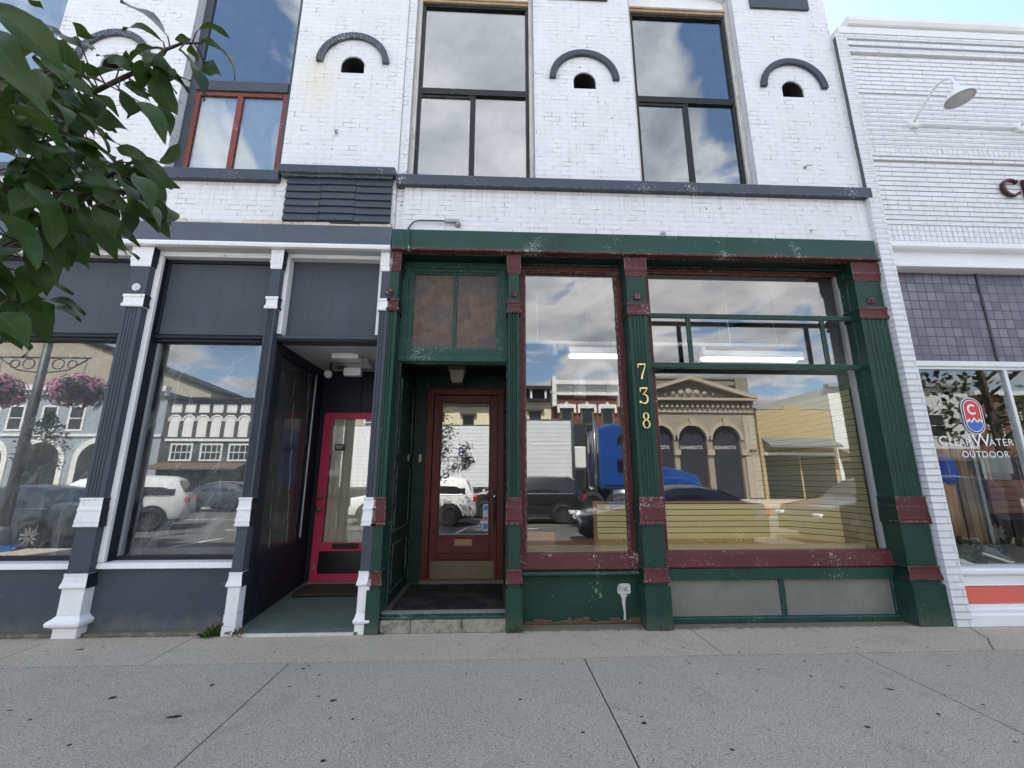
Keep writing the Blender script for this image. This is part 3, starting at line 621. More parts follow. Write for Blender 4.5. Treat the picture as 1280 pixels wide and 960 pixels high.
# louvred box at the party line
lv = MB(); lv.box(-2.52, -1.27, -.03, -.002, 4.45, 5.04)
lo = lv.build('louvre', SLATE, gb)
for k, (xa, xb) in enumerate(((-2.525, -2.11), (-2.105, -1.70), (-1.695, -1.268))):
    s = MB()
    for j in range(6):
        z = 4.455 + j * .0975 + (.010 if k == 1 else 0)
        if z > 4.98: continue
        s.prism([(-.032, z + .095), (-.034, z + .095), (-.052, z + .010), (-.052, z + .004), (-.032, z + .004)], 'x', xa, xb)
    s.build('slat', SLATE, lo, bevel=.002)
c = MB(); c.mould(-2.58, -1.265, -.075, -.002, [(.0, 5.035), (.0, 5.06), (.02, 5.065), (.035, 5.075), (.035, 5.165), (.02, 5.18)])
c.build('cap', SLATE_WORN, lo, bevel=.003)
# cornice over the shop
c = MB(); c.prism([(.30, 4.40), (-.05, 4.40), (-.05, 4.16), (-.05, 4.13), (.30, 4.13)], 'x', XL0, -1.232)
co = c.build('cornice', SLATE_SKYLIT, gb, bevel=.004)
MB().prism([(-.052, 4.15), (-.075, 4.145), (-.085, 4.12), (-.08, 4.088), (-.03, 4.085), (-.03, 4.129), (-.052, 4.129)], 'x', XL0, -1.232).build('trim', WHITE_TRIM, co)
MB().box(XL0, -1.232, -.029, .25, 4.089, 4.125).build('soffit', WSOFF, co)
e = MB(); rr = random.Random(2); x = XL0
while x < -1.28:
    dx = rr.uniform(.12, .5); x2 = min(x + dx, -1.236); e.box(x, x2, -.035 + rr.uniform(-.008, .01), -.0015, 4.401, 4.452 + rr.uniform(-.03, .012)); x = x2
e.build('peeling_ledge', CREAM_PEEL, gb, bevel=.006)
# front wall backing above the windows, head trims
pilaster(gb, -4.145, -3.945, SLATE, WHITE_TRIM, 0, .11, SLATE_SHADED, 'wide', 4.085, white_foot=True)
pilaster(gb, -2.585, -2.48, SLATE, WHITE_TRIM, 0, .11, SLATE_SHADED, 'slim', 4.085, rosette=False, white_foot=True)
pilaster(gb, -1.325, -1.226, SLATE, WHITE_TRIM, 0, .11, SLATE_SHADED, 'slim', 4.085, half='l', rosette=False, white_foot=True)
pilaster(gb, -6.55, -6.35, SLATE, WHITE_TRIM, 0, .11, SLATE_SHADED, 'wide', 4.085, white_foot=True)
pilaster(gb, -8.9, -8.7, SLATE, WHITE_TRIM, 0, .11, SLATE_SHADED, 'wide', 4.085, white_foot=True)
def grey_bay(x0, x1, strip):
    """x0..x1: clear width between the pilasters"""
    yb = .22
    MB().box(x0, x1, yb - .04, yb + .02, 3.10, 4.06).build('fascia_panel', SLATE_BOARD, gb)
    h = MB().box(x0, x1, .07, .16, 4.02, 4.084)
    if strip: h.prism([(x0, .66), (x0 + .062, .66), (x0 + .062, 4.019), (x0, 4.019)], 'y', .072, .11)
    h.build('head_trim', WHITE_TRIM, gb, bevel=.003)
    f = MB(); a = x0
    if strip: f.box(x0, x0 + .060, .111, yb + .05, .66, 4.018); a = x0 + .061
    else: f.box(x0, x0 + .05, .10, yb + .05, .66, 4.018); a = x0 + .051
    f.box(a, a + .028, yb - .06, yb + .05, 3.10, 4.018); f.box(a + .029, x1, yb - .07, yb - .041, 3.98, 4.018)
    f.prism([(yb + .05, 3.10), (yb - .04, 3.095), (yb - .07, 3.07), (yb - .07, 3.045), (yb - .04, 3.04), (yb - .04, 3.01), (yb + .05, 3.0)], 'x', a, x1)
    f.box(a, x1, yb - .02, yb + .05, .66, .70)
    win = f.build('shop_window', SLATE_SHADED, gb, bevel=.003)
    MB().box(a, a + .03, yb + .0, yb + .05, .701, 2.999).build('stop', plain('pale_grey_stop', (.30, .32, .34), .5), win)
    pane(win, a + .02, x1, yb + .02, .70, 3.005, GL_GREY)
    MB().prism([(yb + .05, .659), (.075, .655), (.065, .60), (yb + .05, .60)], 'x', x0 + .001, x1).build('sill', WHITE_TRIM, win, bevel=.003)
    MB().box(x0, x1, .10, yb + .08, .03, .598).build('bulkhead', SLATE, gb)
    MB().box(x0, x1, .04, yb + .07, .0, .028).build('kerb', STEPSTONE, gb)
grey_bay(-3.944, -2.586, True); grey_bay(-6.349, -4.146, False); grey_bay(-8.699, -6.551, False); grey_bay(-10.1, -8.901, False)
# recessed entrance
yb = .22
MB().box(-2.479, -1.326, yb - .04, yb + .02, 3.08, 4.06).build('fascia_panel', SLATE_BOARD, gb)
h = MB(); h.frame(-2.479, -1.326, 3.085, 4.084, .05, .07, yb - .041, sides='lrt'); h.build('head_trim', WHITE_TRIM, gb, bevel=.003)
MB().prism([(yb + .07, 3.08), (.10, 3.078), (.07, 3.06), (.07, 3.035), (.10, 3.015), (yb + .07, 3.015)], 'x', -2.479, -1.326).build('transom_bar', SLATE, gb, bevel=.003)
MB().box(-2.5, -1.3, yb + .062, 1.58, 3.02, 3.048).build('porch_ceiling', paint('porch_ceiling_paint', (.55, .55, .54), (.3, .3, .3), .1, .7), gb)
fl = MB(); fl.prism([(-.02, .0), (-.02, .025), (.02, .035), (1.6, .14), (1.6, .0)], 'x', -2.49, -1.305); fl.build('porch_floor', GREENFLOOR, gb)
MB().box(-2.47, -1.34, -.03, -.0205, .0, .028).build('threshold', OFFWOOD, gb)
# glazed return wall on the left of the porch
rw = MB(); xw = -2.50
rw.box(xw - .05, xw + .018, .111, .24, .0, 3.014); rw.box(xw - .05, xw, .24, 1.55, .05, .70); rw.box(xw - .05, xw, .24, 1.55, 2.9, 3.02); rw.box(xw - .05, xw, .24, .31, .70, 2.9); rw.box(xw - .05, xw, 1.28, 1.55, .70, 2.9)
for (ya, yc, za, zc) in ((.36, 1.22, .42, .60), (.36, 1.22, .12, .36)):
    rw.box(xw, xw + .012, ya, yc, za - .02, za); rw.box(xw, xw + .012, ya, yc, zc, zc + .02); rw.box(xw, xw + .012, ya, ya + .02, za, zc); rw.box(xw, xw + .012, yc - .02, yc, za, zc)
rw.box(xw, xw + .02, .245, 1.5, .05, .10)
ret = rw.build('side_window', SLATE_SHADED, gb, bevel=.003)
MB().box(xw - .03, xw - .024, .31, 1.28, .70, 2.9).build('pane', GL_SIDE, ret)
MB().box(xw, xw + .012, 1.265, 1.285, .74, 2.9).build('bead', plain('pale_bead', (.6, .6, .62), .5), ret)
# back wall of the porch with the raspberry door
bw = MB(); bw.wall(-2.50, -1.305, .12, 3.02, 1.55, 1.62, [(-2.43, -1.45, .12, 2.41)])
for x in (-2.43, -1.95, -1.47): bw.box(x - .012, x + .012, 1.535, 1.55, 2.45, 3.0)
bw.build('porch_wall', SLATE_SHADED, gb)
d = MB(); dx0, dx1 = -2.42, -1.455; y0 = 1.50
d.frame(dx0, dx1, .15, 2.40, .115, y0, y0 + .045, sides='lr'); d.box(dx0 + .115, dx1 - .115, y0, y0 + .045, 2.31, 2.40); d.box(dx0 + .115, dx1 - .115, y0, y0 + .045, .15, .25); d.box(dx0 + .115, dx1 - .115, y0, y0 + .045, .505, .635)
door = d.build('door', PINKDOOR, gb, bevel=.004)
pane(door, dx0 + .115, dx1 - .115, y0 + .02, .635, 2.31, GL_DOOR)
MB().box(dx0 + .10, dx1 - .1, y0 - .004, y0 - .001, .25, .53).build('kick_panel', plain('black_hatch', (.006, .006, .007), .3), door)
MB().box(-2.15, -1.80, y0 - .014, y0 - .002, .56, .625).build('mail_slot', BLACK, door, bevel=.003)
for z, r in ((1.235, .028), (1.07, .036)):
    MB().lathe([(r, 0), (r * .95, .008), (r * .5, .012), (r * .5, .03), (r * .9, .04), (r * .9, .055), (.001, .065)], (-2.365, y0, z), (0, -1, 0), 16).build('door_knob' if r > .03 else 'deadbolt', BRASS, door, smooth=True)
MB().box(-2.375, -2.357, y0 - .012, y0 - .001, .30, .40).build('hinge', IRONGRAY, door)
pl = MB().box(-2.235, -2.10, y0 + .005, y0 + .012, 1.86, 1.95); plo = pl.build('notice', plain('notice_black', (.012, .012, .012), .4), door)
nt_ = MB()
for r_, (a, b) in enumerate(((.0, .085), (.01, .07))):
    x = -2.22
    while x < -2.22 + b: nt_.box(x, x + .012, y0 + .003, y0 + .0045, 1.915 - r_ * .024, 1.928 - r_ * .024); x += .017
nt_.build('lettering', plain('notice_white', (.6, .6, .55), .5), plo)
MB().box(-2.43, -1.45, 1.46, 1.56, .12, .148).build('door_sill', plain('worn_door_sill', (.2, .19, .17), .7), gb)
cur = MB()
for i in range(40):
    xa = dx0 + .12 + i * .0185; cur.quad((xa, y0 + .075 + .012 * math.sin(i * 1.1), .62), (xa + .0185, y0 + .075 + .012 * math.sin((i + 1) * 1.1), .62), (xa + .0185, y0 + .075 + .012 * math.sin((i + 1) * 1.1), 2.33), (xa, y0 + .075 + .012 * math.sin(i * 1.1), 2.33))
cu = tag(cur.build('curtain', plain('cream_curtain', (.72, .68, .52), .9), None, smooth=True), 'cream curtain hanging behind the glass of the raspberry red door', 'curtain')
# rooms
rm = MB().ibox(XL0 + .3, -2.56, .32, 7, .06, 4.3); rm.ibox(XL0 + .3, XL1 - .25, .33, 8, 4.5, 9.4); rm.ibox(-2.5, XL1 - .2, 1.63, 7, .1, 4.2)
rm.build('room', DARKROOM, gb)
# loose things belonging to the grey unit
def sheet(name, x0, x1, z0, z1, y, label, seed):
    r = random.Random(seed); nx, nz = 56, 44; b = MB(); vs = []; fs = []
    ph = [r.uniform(0, 6) for _ in range(8)]
    for j in range(nz + 1):
        for i in range(nx + 1):
            u = i / nx; v = j / nz; x = x0 + (x1 - x0) * u; z = z0 + (z1 - z0) * v
            dy = .035 * math.sin(u * 9 + v * 7 + ph[0]) + .022 * math.sin(u * 21 - v * 10 + ph[1]) + .014 * math.sin(u * 37 + v * 25 + ph[2]) * math.sin(v * 5 + ph[3]) + .012 * abs(math.sin(u * 13 + v * 17 + ph[4]))
            vs.append((x, y + dy, z))
    for j in range(nz):
        for i in range(nx): fs.append((j * (nx + 1) + i, j * (nx + 1) + i + 1, (j + 1) * (nx + 1) + i + 1, (j + 1) * (nx + 1) + i))
    b.add(vs, fs); return tag(b.build(name, FILM, None, smooth=True), label, 'plastic sheet', 'plastic sheets behind the grey shop windows')
sheet('plastic_sheet', -3.93, -2.6, .62, 3.0, .42, 'clear plastic sheet hung behind the window nearest the raspberry door', 1)
sheet('plastic_sheet', -6.4, -4.2, .62, 3.0, .42, 'clear plastic sheet hung behind the window under the leaves', 2)
s2 = MB(); vs = []; fs = []; rr = random.Random(9)
for j in range(31):
    for i in range(25):
        u, v = i / 24, j / 30; vs.append((-2.60 - .03 * math.sin(u * 14 + v * 5) - .015 * math.sin(u * 31 + v * 9), .3 + u * 1.0, .68 + v * 2.25))
for j in range(30):
    for i in range(24): fs.append((j * 25 + i, j * 25 + i + 1, (j + 1) * 25 + i + 1, (j + 1) * 25 + i))
s2.add(vs, fs); tag(s2.build('plastic_sheet', FILM_SIDE, None, smooth=True), 'clear plastic sheet behind the porch side window beside the raspberry door', 'plastic sheet', 'plastic sheets behind the grey shop windows')
bt = MB(); bt.prism([(-5.5, .735), (-5.02, .735), (-4.94, .79), (-5.4, .80)], 'y', .28, .36); bt.build('x', plain('blue_tarp', (.03, .22, .62), .5)).name = 'tarp'
tag(bpy.data.objects['tarp'], 'folded bright blue tarp lying at the bottom of the left grey window', 'tarp')
# porch lights
t_ = thing('floodlight', (-1.9, .75, 3.02), 'white box floodlight under the ceiling of the grey porch', 'light')
MB().box(-2.05, -1.72, .6, .78, 2.955, 3.02).build('housing', WENAMEL, t_, bevel=.006)
b = MB(); b.prism([(.78, 3.005), (.78, 2.975), (1.0, 2.93), (1.02, 2.95)], 'x', -1.98, -1.66); b.build('visor', GREYENAMEL, t_)
t_ = thing('security_light', (-1.9, 1.1, 3.02), 'small white security light hanging behind the box floodlight', 'light')
MB().tube([(-1.92, 1.05, 3.02), (-1.92, 1.05, 2.95)], .015).build('stem', BLACK, t_)
MB().box(-2.13, -1.72, 1.03, 1.07, 2.94, 2.965).build('bracket', BLACK, t_)
MB().box(-2.03, -1.80, 1.0, 1.09, 2.83, 2.94).build('housing', WENAMEL, t_, bevel=.008)
t_ = thing('spotlight', (-2.25, 1.05, 3.02), 'round black spotlight hanging at the left of the grey porch', 'light')
MB().tube([(-2.22, 1.05, 3.02), (-2.22, 1.05, 2.92)], .012).build('stem', BLACK, t_)
MB().lathe([(.02, .10), (.05, .09), (.06, .03), (.062, 0)], (-2.22, .98, 2.84), (0, 1, .4), 18).build('housing', BLACK, t_, smooth=True)
MB().lathe([(.056, 0), (.05, -.012), (.001, -.02)], (-2.22, .98, 2.84), (0, 1, .4), 18).build('lamp', plain('lamp_lens', (.6, .6, .58), .12), t_, smooth=True)
t_ = tag(MB().box(-2.38, -1.42, .95, 1.42, .118, .142).build('doormat', BROWNMAT), 'brown ribbed doormat in front of the raspberry red door', 'doormat')
t_.data.transform(Matrix.Translation((0, 0, 0)))
# ------------------------------------------------------------------ green unit (number 738)
gr = thing('brick_building', (1.8, 0, 0), 'white painted brick building with dark green and maroon shop front, number 738', 'building')
XA, XB = -1.222, 4.735
VENTS_R = [(1.17, 6.555), (4.04, 6.55)]
WM = (-1.12, .492, 5.11, 8.30); WR = (1.832, 3.36, 5.11, 8.30)
holes = [WM, WR] + [(x - .15, x + .15, z, z + .27) for x, z in VENTS_R]
w = MB(); w.wall(-1.222, -1.12, 4.375, 9.6, .035, .3, []); w.wall(-1.12, XB, 4.375, 8.30, 0, .3, [(h_[0] if h_ is not WM else -1.12, *h_[1:]) for h_ in holes])
# segmental heads of the two windows and the wall above
def seg_head(x0, x1, z0, rise, ztop):
    n = 20; c = (x0 + x1) / 2; hw = (x1 - x0) / 2; rad = (hw * hw + rise * rise) / (2 * rise); cz = z0 + rise - rad
    arc = [(c + hw * (2 * k / n - 1), cz + math.sqrt(max(rad * rad - (hw * (2 * k / n - 1)) ** 2, 0))) for k in range(n + 1)]
    return arc + [(x1, ztop), (x0, ztop)]
for (a, b) in ((WM[0], WM[1]), (WR[0], WR[1])):
    w.prism(seg_head(a, b, 8.30, .20, 8.9), 'y', 0, .3)
for (a, b) in ((-1.12, WM[0]), (WM[1], WR[0]), (WR[1], XB)):
    if b - a > .01: w.box(a, b, 0, .3, 8.30, 8.9)
w.box(-1.12, XB, 0, .3, 8.9, 9.6)
for x, z in VENTS_R: vent_fill(w, x, z)
w.box(XB - .3, XB, .3, YB, 0, 9.6); w.box(XA + .0, XB - .3, YB, YB + .3, 0, 9.6); w.box(XA + .003, XA + .1, 1.76, YB, 0, 9.6); w.box(XA + .003, XA + .07, .3, 1.76, 3.3, 9.6)
w.build('wall', WBRICK, gr)
MB().box(XA, XB + .05, -.1, YB + .3, 9.6, 9.75).build('roof', DARKROOM, gr)
for x, z in VENTS_R:
    vent_lining(gr, x, z)
for x in (1.165, 4.055): arch_hole(gr, x, 0, SLATE, 6.69)
for xc in (1.12, 4.05): MB().box(xc - .44, xc + .42, -.03, -.002, 8.06, 8.75).build('frieze_panel', SLATE, gr)
MB().box(-1.218, 4.79, -.075, .12, 4.975, 5.112).build('sill_band', SLATE_WORN, gr, bevel=.006)
def upper_window_black(x0, x1):
    f = MB(); f.frame(x0 + .062, x1 - .062, 5.112, 8.06, .042, .13, .20); f.box(x0 + .104, x1 - .104, .125, .19, 6.52, 6.615)
    xm = x0 + .062 + (x1 - x0) * .455
    f.box(xm - .035, xm + .035, .135, .185, 5.15, 6.52)
    f.box(x0 + .104, xm - .035, .14, .18, 6.475, 6.515); f.box(x0 + .104, xm - .035, .14, .18, 5.154, 5.19)
    win = f.build('window', BLACKFR, gr, bevel=.003)
    t = MB(); t.box(x0 + .002, x0 + .06, .10, .21, 5.112, 8.30); t.box(x1 - .06, x1 - .002, .10, .21, 5.112, 8.30); t.box(x0 + .02, x0 + .035, .085, .1, 5.112, 8.2); t.box(x1 - .035, x1 - .02, .085, .1, 5.112, 8.2)
    t.build('casing', OFFWOOD, win, bevel=.002)
    h = MB(); h.box(x0 + .061, x1 - .061, .10, .22, 8.062, 8.10); h.box(x0 + .061, x1 - .061, .085, .2, 8.102, 8.135); h.build('head', RAWWOOD, win, bevel=.004)
    MB().box(x0 + .003, x1 - .003, .14, .22, 8.302, 8.49).build('tympanum', WSMOOTH, win)
    MB().box(x0 + .061, x1 - .061, .12, .22, 8.137, 8.30).build('board', WSMOOTH, win)
    pane(win, x0 + .1, x1 - .1, .165, 6.6, 8.03, GL_UP); pane(win, x0 + .1, xm, .155, 5.15, 6.5, GL_UP); pane(win, xm, x1 - .1, .16, 5.15, 6.55, GL_UP)
upper_window_black(WM[0], WM[1]); upper_window_black(WR[0], WR[1])
# lintel
l = MB(); l.prism([(.3, 4.374), (-.05, 4.374), (-.055, 4.36), (-.055, 4.15), (-.06, 4.128), (.3, 4.128)], 'x', -1.222, 4.70)
li = l.build('lintel', GREEN_WORN, gr, bevel=.005)
MB().prism([(.02, 4.127), (-.068, 4.127), (-.074, 4.115), (-.07, 4.10), (.02, 4.092)], 'x', -1.222, 4.72).build('trim', MAROON_WORN, li, bevel=.003)
MB().box(-1.222, 4.70, .021, .3, 4.088, 4.127).build('soffit', GREEN_SHADED, li)
P0 = pilaster(gr, -1.2225, -1.125, GREEN_POST, MAROON, 0, .24, GREEN_SHADED, 'flat', 4.085, half='r')
P1 = pilaster(gr, .155, .28, GREEN_POST, MAROON, 0, .24, GREEN_SHADED, 'flat', 4.085)
P2 = pilaster(gr, 1.565, 1.795, GREEN_POST, MAROON_WORN, 0, .24, GREEN_SHADED, 'flat', 4.085)
P3 = pilaster(gr, 4.395, 4.715, GREEN_POST, MAROON, 0, .24, GREEN_SHADED, 'flat', 4.085)
# house number 7 / 3 / 8
NX, NZ = (1, 0, 0), (0, 0, 1)
def numeral(ch, x, z):
    b = MB(); h = .215; o = (x, -.012, z + .02)
    NX, NZ = (.84, 0, 0), (0, 0, .84)
    th, tn = .026, .009
    if ch == '7':
        stroke_mb(b, [(-.052, .155), (-.05, .205), (-.03, .205), (.055, .205)], [.007, .016, .021, .018], NX, NZ, o, .01)
        stroke_mb(b, [(.055, .215), (.03, .14), (.0, .06), (-.012, 0)], [.008, .013, .02, .027], NX, NZ, o, .01)
    elif ch == '3':
        stroke_mb(b, [(-.05, .155), (-.048, .205), (-.02, .208), (.055, .208)], [.008, .02, .022, .018], NX, NZ, o, .01)
        stroke_mb(b, [(.055, .212), (.02, .16), (-.018, .118)], [.009, .010, .010], NX, NZ, o, .01)
        p = arcpts(-.004, .062, .05, .062, 112, -150, 16); stroke_mb(b, p, [.008 + .015 * math.sin(math.pi * k / 16) for k in range(17)], NX, NZ, o, .01)
        b.lathe([(.015, 0), (.015, .01)], (x - .045, -.012, z + .035), (0, -1, 0), 10)
    else:
        for cz, rx, rz in ((.058, .05, .058), (.162, .04, .05)):
            p = arcpts(0, cz, rx - .008, rz - .006, 0, 360, 28); stroke_mb(b, p, [.008 + .013 * abs(math.cos(2 * math.pi * k / 28)) for k in range(29)], NX, NZ, o, .01)
    return b.build('number', GOLD, P2)
numeral('7', 1.675, 2.56); numeral('3', 1.68, 2.28); numeral('8', 1.685, 2.0)
# transom screen over the door
yb = .2
f = MB(); f.frame(-1.125, .155, 2.79, 4.086, .075, yb, yb + .1, wb=.09)
f.frame(-1.049, .079, 2.881, 4.01, .045, yb + .02, yb + .09, wb=.10); f.frame(-1.003, .033, 2.982, 3.964, .02, yb + .035, yb + .08)
f.box(-.505, -.468, yb + .03, yb + .08, 3.003, 3.943)
f.prism([(yb, 2.86), (yb - .035, 2.85), (yb - .035, 2.815), (yb - .01, 2.795), (yb, 2.795)], 'x', -1.12, .15)
tr = f.build('transom', GREEN_WORN, gr, bevel=.003)
for a, b in ((-.983, -.505), (-.468, .013)): MB().box(a, b, yb + .058, yb + .062, 3.003, 3.943).build('screen', SCREEN, tr)
MB().box(-1.1, .13, yb + .085, yb + .098, 2.9, 4.0).build('backing', BLACK, tr)
# lined recess with the dark red door
yd = 1.30; zf = .17
rc = MB(); rc.box(-1.15, -1.10, .24, yd + .06, .0, 2.93); rc.box(.155, .205, .24, yd + .06, .0, 2.93)
rc.box(-1.10, -.93, yd, yd + .06, zf, 2.93); rc.box(.14, .155, yd, yd + .06, zf, 2.93); rc.box(-.93, .14, yd, yd + .06, 2.72, 2.93)
for (za, zb) in ((.30, .75), (.92, 1.62), (1.78, 2.62)):
    for (ya, yc) in ((.34, 1.12),):
        rc.box(-1.10, -1.088, ya, yc, za - .025, za); rc.box(-1.10, -1.088, ya, yc, zb, zb + .025); rc.box(-1.10, -1.088, ya, ya + .025, za, zb); rc.box(-1.10, -1.088, yc - .025, yc, za, zb)
rc.box(-1.125, -1.085, .20, .24, .17, 2.79); rc.box(.14, .155, .20, .24, .17, 2.79)
rec = rc.build('porch_lining', GREEN_SHADED, gr, bevel=.002)
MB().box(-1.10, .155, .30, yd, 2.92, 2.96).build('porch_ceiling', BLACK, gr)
MB().box(-1.095, -1.083, .92, .96, 1.70, 1.78).build('switch_plate', STEEL, rec); 
MB().box(-1.02, -.985, yd - .008, yd - .001, 1.70, 1.80).build('bell_plate', plain('bell_plate_brass', (.45, .4, .3), .4), rec)
d = MB(); d.frame(-.928, .138, zf + .03, 2.715, .085, yd - .03, yd + .05, sides='lrt'); dj = d.build('door_frame', REDDOOR, gr, bevel=.004)
a, b = -.838, .05
d = MB(); d.frame(a, b, .21, 2.625, .10, yd, yd + .045, sides='lr'); d.box(a + .1, b - .1, yd, yd + .045, 2.53, 2.625); d.box(a + .1, b - .1, yd, yd + .045, .52, .73); d.box(a + .1, b - .1, yd + .014, yd + .04, .21, .52)
d.frame(a + .1, b - .1, .73, 2.53, .016, yd - .008, yd + .01); d.box(a + .10, b - .10, yd - .012, yd - .001, .715, .745); d.box(a + .12, b - .12, yd - .014, yd - .001, .455, .48)
dr = d.build('door', REDDOOR, gr, bevel=.004)
pane(dr, a + .1, b - .1, yd + .02, .73, 2.53, GL_DOOR)
MB().box(a + .03, b - .03, yd - .016, yd - .0145, .215, .43).build('kick_plate', plain('tarnished_brass_plate', (.15, .125, .08), .5, .5, var=.35, nscale=9), dr)
ms = MB(); ms.frame(-.51, -.27, .615, .70, .014, yd - .012, yd - .0005); ms.box(-.496, -.284, yd - .007, yd - .0006, .629, .686); ms.build('mail_slot', BRASS, dr, bevel=.002)
h = MB(); h.box(.0, .035, yd - .008, yd - .0005, .82, 1.32); h.tube([(.018, yd - .01, .92), (.018, yd - .06, .95), (.018, yd - .065, 1.05), (.018, yd - .045, 1.14), (.018, yd - .01, 1.16)], .011, 8); h.build('handle', BLACK, dr, bevel=.002)
MB().lathe([(.03, 0), (.028, .012), (.001, .016)], (.018, yd - .008, 1.24), (0, -1, 0), 16).build('lock', STEEL, dr, smooth=True)
st = MB(); st.box(-.135, -.065, yd - .004 + .02, yd + .0185, .80, 1.14); sto = st.build('sticker', plain('door_sticker_white', (.5, .56, .62), .3), dr)
s3 = MB()
for z, hgt, mi in ((.82, .07, 0), (.93, .05, 1), (1.06, .06, 0)): s3.box(-.128, -.072, yd + .0145, yd + .0158, z, z + hgt, mi)
s3.ring(-.185, .86, .018, .032, yd + .0145, yd + .018, 0, 360, 20, 0)
s3.build('sticker', [plain('sticker_blue', (.05, .16, .42), .3), plain('sticker_red', (.45, .12, .1), .3)], dr)
MB().box(-.93, .14, yd - .10, yd + .08, zf, zf + .04).build('door_sill', plain('worn_grey_sill', (.12, .105, .085), .7, var=.3), gr)
stp = MB()
for a_, b_ in ((-1.10, -.80), (-.797, -.30), (-.297, .158)): stp.box(a_, b_, -.005, .30, 0, .115)
stp.build('step', STEPSTONE, gr, bevel=.006)
n = MB(); n.box(-1.12, .156, .035, .12, .116, .138); n.box(-1.10, .15, .06, .30, .138, .162)
n.build('nosing', GREEN_WORN, gr, bevel=.004); MB().box(-1.11, .153, .055, .15, .162, .168).build('tread', plain('worn_tread', (.25, .24, .21), .7, var=.3), gr)
MB().box(-1.1, .155, .15, yd, .10, .165).build('porch_floor', plain('porch_floor_boards', (.08, .075, .065), .8), gr)
tag(MB().box(-1.03, .12, .17, 1.17, .1655, .182).build('doormat', DOORMAT, None, bevel=.004), 'large black fibre doormat in the green porch before the dark red door', 'doormat')
MB().box(-1.10, -.93, .01, .02, .17, .171)
lt = thing('porch_lantern', (-.49, .9, 2.92), 'small brass lantern hanging from the ceiling of the green porch', 'light')
MB().box(-.61, -.37, .78, 1.02, 2.875, 2.92).build('canopy', BRASS, lt, bevel=.004)
lf = MB()
for sx, sy in ((-1, -1), (1, -1), (1, 1), (-1, 1)): lf.tube([(-.49 + sx * .105, .9 + sy * .105, 2.875), (-.49 + sx * .065, .9 + sy * .065, 2.72)], .008, 6)
for q, z in ((.065, 2.72),): lf.frame(-.49 - q, -.49 + q, z - .01, z + .01, .01, .9 - q, .9 + q)
lf.build('cage', BRASS, lt)
sh = MB(); vs = [(-.49 + s_ * q, .9 + t_2 * q, z) for q, z in ((.1, 2.872), (.062, 2.725)) for s_, t_2 in ((-1, -1), (1, -1), (1, 1), (-1, 1))]
sh.add(vs, [(0, 1, 5, 4), (1, 2, 6, 5), (2, 3, 7, 6), (3, 0, 4, 7), (7, 6, 5, 4)]); sh.build('glass_shade', plain('frosted_lantern_glass', (.22, .21, .18), .2), lt)
# shop windows
def sill_red(parent, x0, x1, z0, z1, yg):
    MB().prism([(yg + .05, z1), (yg - .03, z1), (yg - .055, z1 - .02), (yg - .075, z0 + .02), (yg - .06, z0), (yg + .05, z0)], 'x', x0, x1).build('sill', MAROON_WORN, parent, bevel=.004)
yg = .22
f = MB(); f.frame(.295, 1.56, .70, 4.06, .065, yg - .02, yg + .04, sides='lrt'); f.frame(.36, 1.495, .70, 3.995, .014, yg + .0, yg + .045, sides='lrt')
w1 = f.build('shop_window', MAROON, gr, bevel=.004)
pane(w1, .365, 1.49, yg + .02, .70, 3.99, GL_SHOP); sill_red(w1, .283, 1.562, .53, .70, yg)
h = MB(); h.box(.282, 1.563, yg - .04, yg + .06, 4.062, 4.085); h.box(.2825, .294, yg - .06, yg + .05, .53, 4.06); h.build('surround', GREEN_SHADED, w1)
b = MB(); b.box(.283, 1.562, yg, yg + .06, .0, .50); bu = b.build('bulkhead', GREEN, gr)
MB().prism([(yg + .05, .528), (yg - .07, .522), (yg - .085, .505), (yg - .08, .485), (yg - .03, .465), (yg + .0, .465)], 'x', .283, 1.562).build('ledge', GREEN_WORN, bu, bevel=.004)
rt = MB(); rr = random.Random(8); x = .285
while x < 1.55:
    d_ = rr.uniform(.03, .12); rt.box(x, min(x + d_, 1.56), yg - .022 + rr.uniform(-.006, .004), yg - .001, .0, rr.uniform(.015, .07)); x += d_
rt.build('rotten_edge', paint('rotten_board', (.12, .065, .045), (.3, .25, .2), .4, .8, .3, .5), bu, bevel=.006)
pq = MB(); pq.prism([(1.332, .285), (1.40, .278), (1.468, .288), (1.472, .35), (1.466, .383), (1.41, .388), (1.345, .382), (1.328, .34)], 'y', yg - .016, yg - .0005); pq.box(1.36, 1.43, yg - .012, yg - .0006, .255, .28); pq.tube([(1.395, yg - .006, .26), (1.392, yg - .005, .18), (1.398, yg - .004, .10), (1.395, yg - .003, .03)], [.026, .018, .012, .016], 6)
pqo = pq.build('wall_plate', paint('chalky_white_paint', (.62, .62, .62), (.2, .25, .22), .35, .6), bu, bevel=.003)
sc = MB(); o = (1.345, yg - .0165, .305); k = .0048
for pts in ([(0, 0), (.0, .06)], [(0, .058), (.022, .056), (.026, .04), (.004, .03)], [(.038, .005), (.036, .04), (.056, .042), (.058, .006)], [(.07, .05), (.072, .004)], [(.07, .03), (.096, .052)], [(.07, .028), (.1, .004)]):
    stroke_mb(sc, pts, [k] * len(pts), NX, NZ, o, .002)
sc.build('scrawl', BLACK, pqo)
